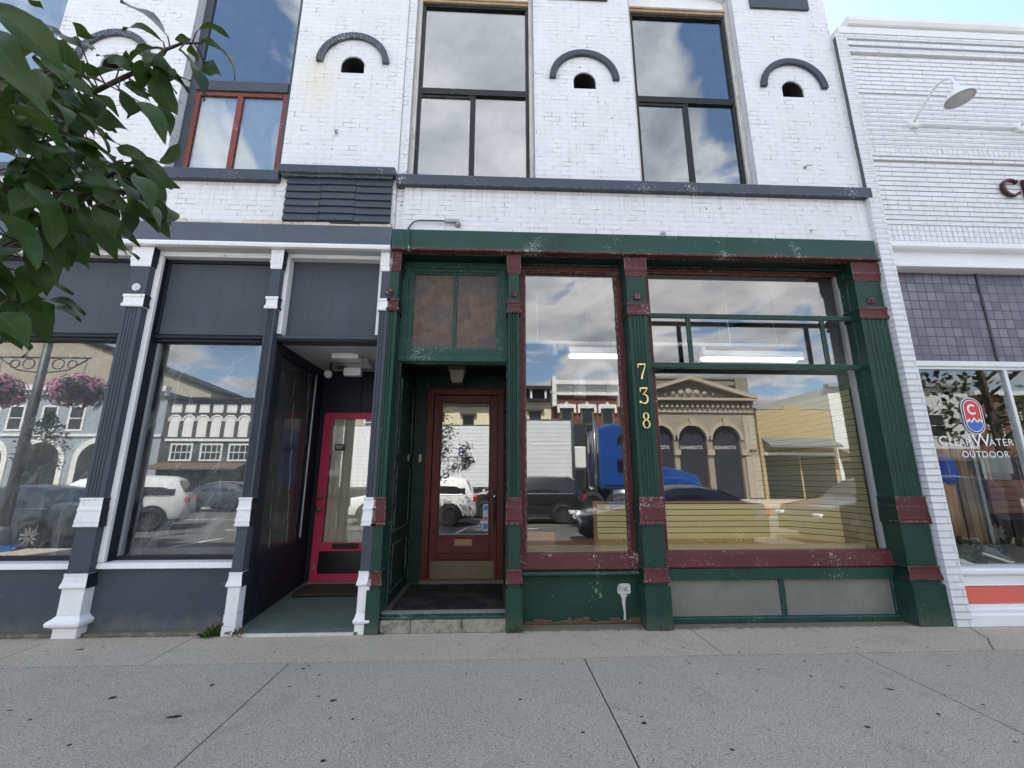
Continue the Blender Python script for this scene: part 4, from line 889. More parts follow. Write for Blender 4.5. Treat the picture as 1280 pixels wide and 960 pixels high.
# wide window with the green bar frame in front
f = MB(); f.frame(1.86, 4.47, .71, 4.07, .06, yg - .0, yg + .05, sides='lt'); f.box(4.41, 4.47, yg - .05, yg + .05, .71, 4.01)
w2 = f.build('shop_window', MAROON, gr, bevel=.004)
MB().box(4.355, 4.41, yg + .0, yg + .05, .72, 4.01).build('stop', plain('grey_window_stop', (.36, .36, .36), .5), w2)
pane(w2, 1.915, 4.36, yg + .025, .71, 4.01, GL_SHOP); sill_red(w2, 1.80, 4.47, .54, .71, yg)
s_ = MB(); s_.box(1.798, 1.859, yg - .06, yg + .06, .71, 4.085); s_.box(4.471, 4.52, yg - .07, yg + .06, .42, 4.085); s_.box(1.86, 4.47, yg - .04, yg + .06, 4.072, 4.086)
s_.build('surround', GREEN_SHADED, w2, bevel=.004)
yb2 = .10
fr = MB(); fr.box(1.83, 4.40, yb2, yb2 + .035, 3.37, 3.425); fr.box(1.83, 4.43, yb2 - .002, yb2 + .035, 2.75, 2.81)
for x in (2.30, 3.965): fr.box(x, x + .05, yb2 + .002, yb2 + .033, 2.81, 3.37)
fr.box(1.80, 1.83, yb2, yb2 + .035, 2.6, 4.0); fr.tube([(4.36, yb2 + .02, 3.98), (4.385, yb2 + .02, 3.97), (4.40, yb2 + .02, 3.9), (4.41, yb2 + .02, 2.5), (4.41, yb2 + .02, .62)], .017, 8)
for x in (1.86, 2.32, 3.98, 4.36):
    for z in (2.78, 3.40): fr.lathe([(.009, 0), (.007, .006), (.001, .008)], (x + .01, yb2 - .002, z), (0, -1, 0), 8)
fr.build('grille', GREEN, w2, bevel=.004)
b = MB(); b.box(1.798, 4.44, yg - .05, yg + .05, .42, .535); b.box(1.798, 4.44, yg - .06, yg + .05, .0, .055); b.box(3.10, 3.16, yg - .02, yg + .04, .055, .42); b.box(1.798, 1.84, yg - .02, yg + .04, .055, .42); b.box(4.36, 4.44, yg - .03, yg + .04, .055, .42)
bu = b.build('bulkhead', GREEN_WORN, gr, bevel=.006)
for a_, b_ in ((1.84, 3.10), (3.16, 4.36)): MB().box(a_, b_, yg + .0, yg + .03, .055, .42).build('panel', GREYPLEX, bu)
# shop interior
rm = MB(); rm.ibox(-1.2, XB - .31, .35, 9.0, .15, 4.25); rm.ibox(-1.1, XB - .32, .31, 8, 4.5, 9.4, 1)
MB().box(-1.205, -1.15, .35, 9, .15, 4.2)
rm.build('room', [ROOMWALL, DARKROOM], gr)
MB().box(-1.15, XB - .35, 1.5, 8.9, .12, .16).build('shop_floor', FLOORWOOD, gr)
MB().box(.24, XB - .35, .35, 8.9, 4.22, 4.245).build('shop_ceiling', ROOMCEIL, gr)
pt_ = MB(); pt_.box(.30, 4.40, .30, 1.28, .58, .70); pto = pt_.build('display_platform', PLATWOOD, gr, bevel=.006)
MB().prism([(.31, .701), (.62, .701), (.78, .735), (.78, .76), (.31, .76)], 'y', 1.24, 1.27)
def slatwall(parent, x0, x1, y, z0, z1, name='slatwall', n=6):
    s = MB(); hh = (z1 - z0) / n
    for i in range(n): s.box(x0, x1, y, y + .016, z0 + i * hh, z0 + (i + 1) * hh - .010, 0)
    s.box(x0, x1, y + .010, y + .04, z0 - .002, z1, 1)
    return s.build(name, [SLATW, SLATGAP], parent)
sa = slatwall(gr, 1.385, 4.02, 1.235, .70, 1.15)
cp = MB(); cp.box(1.33, 4.36, 1.22, 1.30, 1.152, 1.18); cp.box(1.335, 1.384, 1.225, 1.28, .70, 1.151); cp.build('cap', plain('slatwall_edge', (.45, .24, .12), .4), sa)
s = MB(); hh = .075; 
for i in range(25): s.box(4.40, 4.416, .36, 2.5, .70 + i * hh, .70 + (i + 1) * hh - .009, 0)
s.box(4.406, 4.424, .36, 2.5, .69, .70 + 25 * hh, 1); s.build('slatwall', [SLATSIDE, SLATGAP], gr)
s = MB()
for i in range(6): 
    z0 = .70 + i * hh; s.quad((4.02, 1.236, z0), (4.398, .80, z0), (4.398, .80, z0 + hh - .009), (4.02, 1.236, z0 + hh - .009), 0)
s.quad((4.02, 1.25, .69), (4.398, .815, .69), (4.398, .815, 1.15), (4.02, 1.25, 1.15), 1); s.build('slatwall', [SLATW, SLATGAP], gr)
MB().box(.31, .80, 1.16, 1.20, .701, .80).build('backboard', PLATWOOD, pto)
# hung fluorescent fittings and duct
def tube_light(x0, x1, y, z, label, rot=0):
    t = thing('fluorescent_light', ((x0 + x1) / 2, y, z), label, 'light', 'fluorescent lights in the green shop')
    b = MB(); b.box(x0, x1, y - .05, y + .05, z, z + .055); b.prism([(y - .05, z), (y - .13, z - .055), (y - .128, z - .06), (y, z - .012), (y + .128, z - .06), (y + .13, z - .055), (y + .05, z)], 'x', x0, x1); b.build('housing', WENAMEL, t)
    for dy in (-.06, .06): MB().tube([(x0 + .03, y + dy, z - .05), (x1 - .03, y + dy, z - .05)], .014, 8).build('tube', TUBE, t)
    for x in (x0 + .3, x1 - .3): MB().tube([(x, y, z + .05), (x - .07, y, 4.22)], .004, 5).build('chain', IRONGRAY, t)
tube_light(.98, 1.86, .75, 3.12, 'white fluorescent light hung behind the number pilaster')
tube_light(2.78, 4.16, .75, 3.10, 'white fluorescent light hung behind the wide shop window')
tk = thing('track_rail', (2.3, 1.1, 3.36), 'long white lighting rail running along the shop ceiling', 'rail')
b = MB(); b.box(.26, 4.38, 1.08, 1.13, 3.34, 3.385); b.build('rail', WENAMEL, tk)
for x in (.6, 1.9, 3.4): MB().box(x, x + .012, 1.1, 1.112, 3.385, 4.22).build('hanger', WENAMEL, tk)
for x in (.85, 3.0): MB().lathe([(.035, .17), (.032, .11), (.036, .07), (.055, 0), (.045, 0), (.03, .07)], (x, 1.105, 3.17), 'z', 14).build('spot', WENAMEL, tk, smooth=True)
du = MB(); pts = []
for k in range(11): a_ = math.pi * k / 10; pts.append((1.62 - .27 * math.cos(a_), 1.9, 2.98 + .27 * math.sin(a_)))
pts = [(1.35, 1.9, 2.72)] + pts + [(1.89, 1.9, 2.72)]
du.tube(pts, .10, 16)
tag(du.build('air_duct', plain('pale_duct_metal', (.55, .56, .56), .45, .2), None, smooth=True), 'curved pale air duct seen high inside the green shop', 'duct')
# conduit on the fascia
cd = thing('conduit', (-.7, -.03, 4.45), 'thin bent conduit on the white brick above the green lintel', 'pipe')
pts = [(-1.0, -.085, 4.06), (-1.02, -.085, 4.12), (-1.03, -.085, 4.36), (-1.03, -.05, 4.40), (-1.02, -.03, 4.44), (-.985, -.03, 4.485), (-.93, -.03, 4.505), (-.45, -.03, 4.51)]
MB().tube(pts, [.022, .022, .012, .010, .009, .009, .009, .009], 8).build('pipe', paint('conduit_green', (.03, .06, .05), (.4, .42, .4), .35), cd, smooth=True)
b = MB(); b.box(-.62, -.44, -.05, -.02, 4.49, 4.525); b.lathe([(.04, 0), (.035, .03), (.012, .05)], (-.46, -.0, 4.475), (0, -1, 0), 12); b.build('bracket', IRONGRAY, cd)
# wires and hooks left in the brick
def hook(x, z, kind, label):
    b = MB()
    if kind == 0: b.tube([(x, .01, z), (x, -.05, z), (x + .03, -.07, z - .025), (x + .045, -.06, z - .01)], .007, 6); b.lathe([(.022, 0), (.018, .015)], (x, 0, z), (0, -1, 0), 8)
    elif kind == 1: b.tube([(x, .01, z), (x - .01, -.04, z - .01), (x - .03, -.05, z - .06)], .006, 6)
    else: b.lathe([(.04, 0), (.038, .01), (.012, .014), (.01, .03), (.001, .032)], (x, 0, z), (0, -1, 0), 14)
    tag(b.build('wall_hook', IRONGRAY, None), label, 'hook')
hook(-2.02, 5.73, 0, 'bent hook in the white brick below the vent left of the middle window')
hook(4.02, 5.44, 0, 'bent hook in the white brick below the vent at the right edge')
hook(2.06, 4.42, 2, 'round metal disc on the white brick just above the green lintel')
hook(3.95, 4.52, 1, 'curled wire end on the brick above the right of the green lintel')
hook(.50, 4.96, 1, 'short wire end under the sill band between the upper windows')
hook(-4.18, 4.40, 1, 'curled dark wire end on the peeling ledge over the left grey windows')
# ------------------------------------------------------------------ neighbour on the right
nb = thing('brick_building', (7.5, 0, 0), 'lower white brick shop with violet prism glass band and coral base panel', 'building')
NX0, NX1 = 4.742, 12.5; yn = -.035
w = MB(); bh = .0725
def courses(mb, x0, x1, z0, z1, y, yb, gap=.010, deep=.02):
    n = max(1, round((z1 - z0) / bh)); h = (z1 - z0) / n
    for i in range(n): mb.box(x0, x1, y, yb, z0 + i * h + gap / 2, z0 + (i + 1) * h - gap / 2, 0)
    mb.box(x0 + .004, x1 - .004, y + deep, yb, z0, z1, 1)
pi = MB(); courses(pi, 4.738, 4.905, 0, 7.60, -.065, .3, .0045, .007); pi.build('pier', [WBRICK2, WSOFF], nb)
courses(w, 4.906, NX1, 4.62, 5.53, yn, .3); courses(w, 4.906, NX1, 5.66, 6.60, yn, .3); courses(w, 4.906, NX1, 6.635, 7.26, yn, .3)
# corbelled courses with deep shadow gaps
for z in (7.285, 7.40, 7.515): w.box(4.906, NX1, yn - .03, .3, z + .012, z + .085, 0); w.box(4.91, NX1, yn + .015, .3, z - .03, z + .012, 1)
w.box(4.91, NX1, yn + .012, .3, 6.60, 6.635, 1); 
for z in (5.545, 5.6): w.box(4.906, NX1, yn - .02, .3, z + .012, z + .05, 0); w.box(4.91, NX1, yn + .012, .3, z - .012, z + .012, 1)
def soldier(mb, z0, z1):
    x = 4.908
    while x < NX1 - .05: mb.box(x, x + .064, yn - .004, .3, z0, z1, 0); x += .0722
    mb.box(4.91, NX1, yn + .008, .3, z0, z1, 1)
soldier(w, 5.665, 5.79); soldier(w, 4.385, 4.615)
w.box(NX1 - .3, NX1, .3, YB, 0, 7.6); w.box(4.75, NX1, YB, YB + .3, 0, 7.6)
w.build('wall', [WBRICK2, WSOFF], nb)
t = MB(); t.box(4.80, NX1, yn - .04, .35, 7.605, 7.725); tr_ = t.build('parapet_band', WSMOOTH, nb, bevel=.004)
MB().prism([(.4, 7.87), (-.10, 7.86), (-.13, 7.85), (-.13, 7.78), (-.105, 7.735), (-.06, 7.728), (.4, 7.728)], 'x', 4.93, NX1).build('coping', WSMOOTH, nb, bevel=.004)
MB().box(4.75, NX1, .3, YB, 7.5, 7.6).build('roof', DARKROOM, nb)
hd = MB(); hd.prism([(.3, 4.38), (-.05, 4.38), (-.05, 4.335), (-.07, 4.325), (-.07, 4.30), (-.05, 4.28), (.02, 4.275), (.02, 4.10), (-.02, 4.09), (-.035, 4.07), (-.035, 4.045), (.02, 4.04), (.3, 4.04)], 'x', 4.906, NX1)
hd.build('head_trim', WSMOOTH, nb, bevel=.002)
f = MB(); f.box(4.906, 5.04, .06, .18, .55, 4.04); f.box(5.04, NX1, .08, .18, 2.80, 2.865)
f.box(5.06, 5.09, .10, .17, .555, 2.8); f.box(5.09, NX1, .10, .17, 2.765, 2.80)
nw = f.build('shop_window', plain('bright_white_frame', (.74, .75, .76), .35), nb, bevel=.003)
pg = MB(); pg.box(5.04, NX1, .12, .16, 2.866, 4.039); pgo = pg.build('prism_band', PRISM, nb)
for x in (5.042, 6.125, 7.2, 8.28): MB().box(x, x + .028, .105, .121, 2.866, 4.039).build('lead_bar', plain('lead_bar', (.045, .045, .055), .5), pgo)
pane(nw, 5.09, 6.16, .125, .555, 2.765, GL_NB); pane(nw, 6.20, 9.5, .125, .555, 2.765, GL_NB)
m = MB(); m.box(6.16, 6.20, .10, .17, .555, 2.765); m.build('mullion', plain('bright_aluminium', (.7, .71, .72), .3, .3), nw)
bs = MB(); bs.prism([(.2, .555), (-.01, .55), (-.03, .53), (-.03, .50), (-.015, .48), (.0, .47), (.0, .39), (-.015, .38), (.2, .38)], 'x', 4.906, NX1)
bs.box(4.906, NX1, .012, .2, .20, .38); bs.prism([(.2, .199), (-.01, .199), (-.015, .17), (-.03, .15), (-.03, .12), (-.045, .10), (-.05, .0), (.2, .0)], 'x', 4.906, NX1)
bso = bs.build('stall_riser', WSMOOTH, nb, bevel=.003)
MB().box(4.97, NX1, .003, .012, .205, .375).build('coral_panel', CORAL, bso)
MB().ibox(4.76, NX1 - .31, .31, 9, .3, 4.6).build('room', plain('dim_shop_wall', (.26, .24, .21), .9), nb)
db = MB().box(4.95, 6.2, .201, .69, .30, .46); db.build('display_floor', m_wood('display_floor_wood', (.09, .05, .03), (.17, .1, .06), 0), nb)
sp = MB(); sp.box(6.16, 6.20, .65, .69, .461, 2.76); sp.box(6.16, 6.2, .20, .65, .461, .53); spo = sp.build('side_window', IRONGRAY, nb); MB().box(6.177, 6.183, .2, .65, .53, 2.76).build('pane', GL_NB, spo)
jc = MB(); rr = random.Random(4); z = 4.98
while z < 7.5:
    h_ = .08; o_ = .0012 * math.sin(z * 5) + .0008 * math.sin(z * 13); jc.box(4.7355 + o_, 4.7395 + o_, -.0665, -.02, z, z + h_); z += h_
jc.build('joint_crack', plain('open_joint', (.10, .10, .10), .9), nb)
# window lettering and badge
dc = MB(); yy = .118
def pill(mb, cx, cz, w_, h_, y, mi, n=12, dy=.0005):
    r = w_ / 2; pts = [(cx + r * math.cos(R(a)), cz + h_ / 2 - r + r * math.sin(R(a))) for a in range(0, 181, 15)] + [(cx + r * math.cos(R(a)), cz - h_ / 2 + r + r * math.sin(R(a))) for a in range(180, 361, 15)]
    mb.prism(pts, 'y', y, y + dy, mi); return pts
cx, cz = 5.655, 2.205
pill(dc, cx, cz, .262, .44, yy, 0); pill(dc, cx, cz, .242, .42, yy - .001, 1); pill(dc, cx, cz, .208, .386, yy - .002, 0); pill(dc, cx, cz, .188, .366, yy - .003, 2)
r = .094; wave = [(-r, -.075), (-.06, -.045), (-.035, -.075), (0, -.03), (.035, -.075), (.06, -.045), (r, -.075)]
low = [(cx + r * math.cos(R(a)), cz - .183 + r + r * math.sin(R(a))) for a in range(360, 179, -15)]
dc.prism([(cx + a, cz + b) for a, b in wave] + low, 'y', yy - .004, yy - .0035, 3)
stroke_mb(dc, [(cx + a, cz + b) for a, b in wave], [.022] * 7, NX, NZ, (0, yy - .0045, 0), .0008, 0)
stroke_mb(dc, arcpts(cx, cz + .075, .048, .052, 45, 315, 18), [.024] * 19, NX, NZ, (0, yy - .0045, 0), .0008, 0)
zb_ = 1.855
def word(txt, x, z, size, sp=1.05): text_mb(dc, txt, size, (x, yy, z), NX, NZ, .001, 0, 'LEFT', sp)
word('C', 5.165, zb_, .16); word('LEAR', 5.285, zb_, .118); word('W', 5.575, zb_ - .01, .215); word('ATER', 5.775, zb_, .118, 1.12); word('OUTDOOR', 5.41, zb_ - .135, .105, 1.12)
dc.build('decal', [plain('decal_white', (.8, .8, .82), .4), plain('decal_black', (.01, .01, .012), .3), plain('decal_red', (.62, .03, .03), .35), plain('decal_blue', (.03, .13, .5), .35)], nw)
# bronze letters C L on the wall
yl = yn - .055
cL = MB(); o = (6.565, yl, 5.06)
stroke_mb(cL, arcpts(.135, .115, .115, .115, 42, 318, 22), [.014 + .024 * math.sin(math.pi * k / 22) for k in range(23)], NX, NZ, o, -.045)
stroke_mb(cL, [(.205, .20), (.225, .205)], [.05, .05], NX, NZ, o, -.045); stroke_mb(cL, [(.205, .035), (.225, .04)], [.02, .04], NX, NZ, o, -.045)
tag(cL.build('sign_letter', BRONZE, None, bevel=.003), 'brown raised letter C on the white brick of the lower shop', 'letter', 'raised letters on the white brick')
cL = MB(); o = (6.86, yl, 5.06)
stroke_mb(cL, [(.03, .0), (.03, .23)], [.034, .034], NX, NZ, o, -.045); stroke_mb(cL, [(.0, .222), (.075, .222)], [.014, .014], NX, NZ, o, -.0452); stroke_mb(cL, [(.0, .007), (.13, .009), (.15, .035), (.155, .06)], [.014, .016, .02, .012], NX, NZ, o, -.0452)
tag(cL.build('sign_letter', BRONZE, None, bevel=.003), 'brown raised letter L on the white brick of the lower shop', 'letter', 'raised letters on the white brick')
# gooseneck lamps on a conduit
LAMPW = WENAMEL
def gooseneck(x, label):
    t = thing('gooseneck_lamp', (x, yn, 6.13), label, 'lamp', 'gooseneck lamps on the white brick')
    b = MB(); b.lathe([(.065, 0), (.065, .045), (.05, .055), (.001, .056)], (x, yn, 6.13), (0, -1, 0), 14); b.lathe([(.035, 0), (.035, .07)], (x + .02, yn - .02, 6.10), (1, 0, .1), 10); b.build('wall_box', LAMPW, t)
    pts = [(x, yn - .05, 6.13), (x, -.16, 6.19), (x, -.26, 6.26), (x, -.36, 6.325), (x, -.45, 6.355), (x, -.53, 6.335), (x, -.58, 6.275), (x, -.605, 6.19), (x, -.61, 6.12)]
    MB().tube(pts, .0155, 8).build('arm', LAMPW, t, smooth=True)
    pr = [(.024, .185), (.036, .175), (.040, .115), (.052, .10), (.085, .072), (.12, .03), (.138, -.02), (.142, -.033), (.136, -.03), (.115, .02), (.08, .06), (.045, .085)]
    MB().lathe(pr, (x, -.61, 5.975), (0, .05, 1), 26).build('shade', LAMPW, t, smooth=True)
    b = MB(); b.lathe([(.043, .083), (.078, .058), (.113, .018), (.134, -.029)], (x, -.61, 5.975), (0, .05, 1), 26, 0); b.build('shade_inside', GREYENAMEL, t, smooth=True)
    b = MB()
    for k in range(3): b.box(x - .035 + k * .028, x - .020 + k * .028, -.64, -.58, 5.965, 6.035)
    b.lathe([(.035, .05), (.035, .0), (.02, -.02)], (x, -.61, 5.965), 'z', 12); b.build('bulb', plain('bulb_holder', (.5, .5, .5), .3), t)
    return t
gooseneck(5.57, 'white gooseneck lamp nearest the taller building'); gooseneck(7.08, 'white gooseneck lamp cut off at the right edge')
tag(MB().tube([(5.57, yn - .03, 6.125), (9, yn - .03, 6.125)], .013, 8).build('conduit', LAMPW, None), 'thin white conduit joining the gooseneck lamps on the brick', 'pipe')
# shop window display
def shoe(loc, rot, tilt, upper, sole, label):
    t = thing('shoe', loc, label, 'shoe', 'shoes in the shop window'); t.rotation_euler = (0, tilt, rot)
    ORIG[t.name] = (0, 0, 0)
    n = 14; st = []
    for i in range(n + 1):
        u = i / n; x = -.15 + .30 * u
        hw = .036 + .012 * math.sin(math.pi * min(1, u * 1.05)) + (.008 if .5 < u < .85 else 0)
        hw *= math.sqrt(max(.0, 1 - ((u - .5) / .52) ** 8))
        top = .10 - .0 * u if u < .12 else (.085 if u < .42 else .085 - .055 * ((u - .42) / .58) ** .8)
        top += .012 * math.exp(-((u - .33) / .08) ** 2)
        st.append((x, max(hw, .012), top))
    def loft(z0f, z1f, k):
        b = MB(); vs = []; fs = []; m = 10
        for (x, hw, top) in st:
            for j in range(m):
                a = 2 * math.pi * j / m; z0 = z0f(x, top); z1 = z1f(x, top); cz = (z0 + z1) / 2; hz = (z1 - z0) / 2
                ca, sa = math.cos(a), math.sin(a)
                vs.append((x, hw * k * (abs(ca) ** .6) * (1 if ca > 0 else -1), cz + hz * (abs(sa) ** .7) * (1 if sa > 0 else -1)))
        for i in range(n):
            for j in range(m): fs.append((i * m + j, i * m + (j + 1) % m, (i + 1) * m + (j + 1) % m, (i + 1) * m + j))
        fs.append(tuple(range(m))); fs.append(tuple(range(n * m, n * m + m))); b.add(vs, fs); return b
    curve = lambda x: .018 * max(0, (x - .06) / .09) ** 2
    loft(lambda x, tp: curve(x), lambda x, tp: .036 + curve(x), 1.06).build('sole', sole, t, smooth=True)
    loft(lambda x, tp: .022 + curve(x), lambda x, tp: .02 + tp + curve(x) * .4, .97).build('upper', upper, t, smooth=True)
    b = MB(); b.lathe([(.026, 0), (.02, -.012), (.001, -.02)], (-.085, 0, .118), 'z', 14); b.build('lining', plain('shoe_lining', (.12, .12, .12), .9), t, smooth=True)
    b = MB()
    for k in range(4): b.tube([(-.02 + k * .022, -.026, .092 - k * .011), (-.018 + k * .022, 0, .108 - k * .012), (-.02 + k * .022, .026, .092 - k * .011)], .0035, 5)
    b.build('laces', plain('shoe_laces', (.7, .7, .68), .8), t)
    return t
SOLEW = plain('white_foam_sole', (.7, .68, .62), .7)
shoe((5.44, .36, .462), R(-10), R(3), plain('cream_mesh_upper', (.66, .67, .62), .8), SOLEW, 'white running shoe in the window beside the brick pier')
shoe((5.84, .38, .56), R(-14), R(20), plain('grey_mesh_upper', (.10, .115, .12), .8), SOLEW, 'grey running shoe tilted on its stand right of the white shoe')
tag(MB().prism([(5.70, .462), (5.98, .462), (5.92, .50), (5.70, .575)], 'y', .35, .43).build('shoe_stand', plain('slate_stand', (.1, .1, .1), .4)), 'small dark stand under the tilted grey running shoe', 'stand')
tag(MB().box(5.17, 5.30, .28, .36, .462, .56).build('box', plain('blue_grey_card', (.05, .09, .15), .6), None, bevel=.004), 'small blue grey box behind the brick pier beside the white shoe', 'box')
def garland(x0, x1, y0, y1, z0, z1, n, col, seed):
    r = random.Random(seed); b = MB()
    for i in range(n):
        u = r.random(); x = x0 + (x1 - x0) * u; y = r.uniform(y0, y1); z = z0 + (z1 - z0) * r.random() * (1 - .35 * u) * (.7 + .3 * math.sin(u * 17))
        d = Vector((r.uniform(-1, 1), r.uniform(-1, .6), r.uniform(-.3, 1))).normalized() * r.uniform(.03, .075); s = d.orthogonal().normalized() * .008
        c = Vector((x, y, z)); b.add([c - s, c + d * .5 - s * 1.6, c + d, c + d * .5 + s * 1.6, c + s], [(0, 1, 2, 3, 4)])
    return b.build('evergreen_garland', plain('garland_green', col, .6), None)
tag(garland(5.30, 6.14, .48, .64, .46, .84, 1700, (.035, .075, .026), 3), 'bushy green garland lying behind the shoes in the shop window', 'garland')
cl = thing('trousers', (5.64, .58, .85), 'tan trousers hanging in the shop window beside the brick pier', 'trousers')
for k, x in enumerate((5.60, 5.67)): MB().tube([(x, .58, 1.43), (x, .58, 1.15), (x + .01, .59, .80)], [.055, .05, .045], 12).build('leg', plain('tan_cloth', (.36, .21, .10), .85), cl, smooth=True)
cl = thing('shirt', (5.66, .58, 1.42), 'bright blue shirt hanging above the tan trousers in the window', 'shirt')
b = MB(); b.tube([(5.66, .58, 1.42), (5.66, .58, 1.55), (5.66, .58, 1.72), (5.66, .58, 1.77)], [.09, .095, .105, .04], 16); b.build('body', plain('blue_cloth', (.03, .09, .40), .8), cl, smooth=True)
for s in (-1, 1): MB().tube([(5.66 + s * .08, .58, 1.71), (5.66 + s * .125, .57, 1.60), (5.66 + s * .13, .56, 1.47)], [.038, .034, .028], 10).build('sleeve', plain('blue_cloth', (.03, .09, .40), .8), cl, smooth=True)
for i, (x, wd, h_, c_) in enumerate(((6.16, .09, 1.75, (.30, .19, .09)), (6.31, .07, 1.65, (.22, .13, .06)), (6.42, .11, 1.8, (.34, .23, .12)), (6.57, .06, 1.3, (.25, .15, .07)))):
    tag(MB().box(x, x + wd, 1.0 + .03 * i, 1.04 + .03 * i, .31, .31 + h_).build('board', plain('raw_board', tuple(q_ * .6 for q_ in c_), .6), None, bevel=.003), ['pale brown upright plank nearest the tan trousers inside the shop', 'narrow dark brown plank just right of the plank nearest the trousers', 'broadest and tallest plank standing inside the shop window', 'shortest plank beside the broadest plank inside the shop window'][i], 'plank', 'planks in the shop window')
CR = m_wood('red_crate_wood', (.16, .045, .022), (.26, .085, .04), 0, .5)
t = thing('crate', (7.8, 1.7, .97), 'reddish brown slatted crate inside the right shop window', 'crate')
for i in range(5): MB().box(7.38, 8.25, 1.58, 1.60, .985 + i * .095, .985 + i * .095 + .08).build('slat', CR, t, bevel=.003)
MB().box(7.39, 8.24, 1.60, 2.1, .972, 1.455).build('body', CR, t)
t = thing('table', (7.85, 1.75, .3), 'dark display table carrying the slatted crate', 'table')
MB().box(7.3, 8.4, 1.5, 2.2, .90, .968).build('tabletop', BLACK, t)
for sx in (7.36, 8.3):
    for sy in (1.54, 2.12): MB().box(sx, sx + .05, sy, sy + .05, .32, .90).build('leg', BLACK, t)
tag(MB().box(7.42, 7.85, 1.63, 1.95, 1.457, 1.55).build('box', plain('grey_card_box', (.24, .25, .25), .6), None, bevel=.004), 'flat grey box lying on the slatted crate', 'box')
tag(MB().box(7.5, 8.0, 1.7, 1.95, 1.552, 1.83).build('box', plain('pale_grey_card_box', (.40, .42, .42), .6), None, bevel=.004), 'pale grey box standing on top of the flat grey box', 'box')
tag(MB().box(7.3, 7.55, 1.25, 1.45, .31, .66).build('box', plain('brown_card_box', (.16, .09, .045), .6), None, bevel=.004), 'brown box on the floor in front of the display table', 'box')
# ------------------------------------------------------------------ weeds, litter, street tree
def weed(x, y, z, n, h, label, col, seed):
    r = random.Random(seed); b = MB()
    for i in range(n):
        a = r.uniform(0, 6.28); tilt = r.uniform(.2, 1.2); L = h * r.uniform(.5, 1.1); d = Vector((math.cos(a) * math.sin(tilt), math.sin(a) * math.sin(tilt) * .5 - .15, math.cos(tilt)))
        o = Vector((x + r.uniform(-.05, .05), y + r.uniform(-.02, .02), z)); s = d.cross(Vector((0, 0, 1))).normalized() * L * .16
        m = o + d * L * .55; t = o + d * L + Vector((0, 0, -L * .12))
        b.add([o, m - s, t, m + s], [(0, 1, 2, 3)])
        if r.random() < .6:
            q = o + d * L * .4; e = d.cross(Vector((.3, .2, 1))).normalized() * L * .35; b.add([q, q + e * .5 + d * L * .12, q + e, q + e * .5 - d * L * .05], [(0, 1, 2, 3)])
    return tag(b.build('weed', plain('weed_leaf', col, .6), None), label, 'weed', 'weeds at the foot of the shop fronts')
weed(-2.72, -.02, 0, 46, .12, 'green weed in the pavement crack left of the slim white pilaster', (.05, .11, .02), 1)
weed(-2.62, .0, 0, 20, .16, 'taller weed growing against the foot of the slim white pilaster', (.045, .1, .02), 2)
weed(-2.44, -.02, 0, 14, .12, 'dry brown weed right of the slim white pilaster', (.12, .08, .04), 3)
weed(.215, -.02, 0, 30, .10, 'yellowish weed at the corner of the stone step', (.16, .17, .05), 4)
weed(-1.10, -.0, 0, 10, .05, 'tiny weed at the left end of the stone step', (.06, .07, .03), 6)
weed(1.72, -.03, 0, 14, .05, 'low dry weed at the foot of the number pilaster', (.12, .09, .06), 7)
def litter(x, y, L, rot, label, col, name='dead_leaf', cat='leaf'):
    b = MB(); n = 6; vs = []
    for i in range(n + 1):
        u = i / n; w = L * .16 * math.sin(math.pi * min(1, u * .96 + .02)); vs += [(L * (u - .5), w, .003 + .012 * L * 10 * u * u * .4), (L * (u - .5), -w, .004 + .006 * math.sin(u * 5))]
    c, s = math.cos(rot), math.sin(rot); b.add([(x + a * c - q * s, y + a * s + q * c, z) for a, q, z in vs], [(2 * i, 2 * i + 1, 2 * i + 3, 2 * i + 2) for i in range(n)])
    return tag(b.build(name, plain('litter', col, .8), None), label, cat, 'bits of litter on the sidewalk')
litter(-2.02, -1.43, .10, .15, 'long dark dead leaf on the sidewalk below the left grey windows', (.02, .018, .015))
litter(-3.65, -.28, .07, .3, 'dark dead leaf on the pale strip left of the wide white pilaster foot', (.03, .028, .025))
litter(2.86, -1.27, .06, -.5, 'curled brown dead leaf on the sidewalk in front of the wide window', (.06, .025, .018))
litter(4.0, -.72, .05, -.6, 'pale scrap of paper on the sidewalk by the right end', (.6, .6, .58), 'paper_scrap', 'litter')
litter(-.42, -1.02, .025, .2, 'tiny pale crumb on the sidewalk in front of the stone step', (.5, .5, .46), 'paper_scrap', 'litter')
litter(3.95, -1.22, .035, .1, 'small dark dead leaf near the right sidewalk joint', (.03, .028, .025))

CAM = Vector((0, -4.6, 1.487))
f_, pit, yaw, rol = 528., R(12.53), R(2.45), R(.02)
Fv = Vector((math.sin(yaw) * math.cos(pit), math.cos(yaw) * math.cos(pit), math.sin(pit))); Rv0 = Vector((math.cos(yaw), -math.sin(yaw), 0)); Uv0 = Rv0.cross(Fv)
Rv = Rv0 * math.cos(rol) + Uv0 * math.sin(rol); Uv = -Rv0 * math.sin(rol) + Uv0 * math.cos(rol)
def px(p):
    v = Vector(p) - CAM; z = v.dot(Fv)
    return (9e9, 9e9) if z < .05 else (640 + f_ * v.dot(Rv) / z, 480 - f_ * v.dot(Uv) / z)
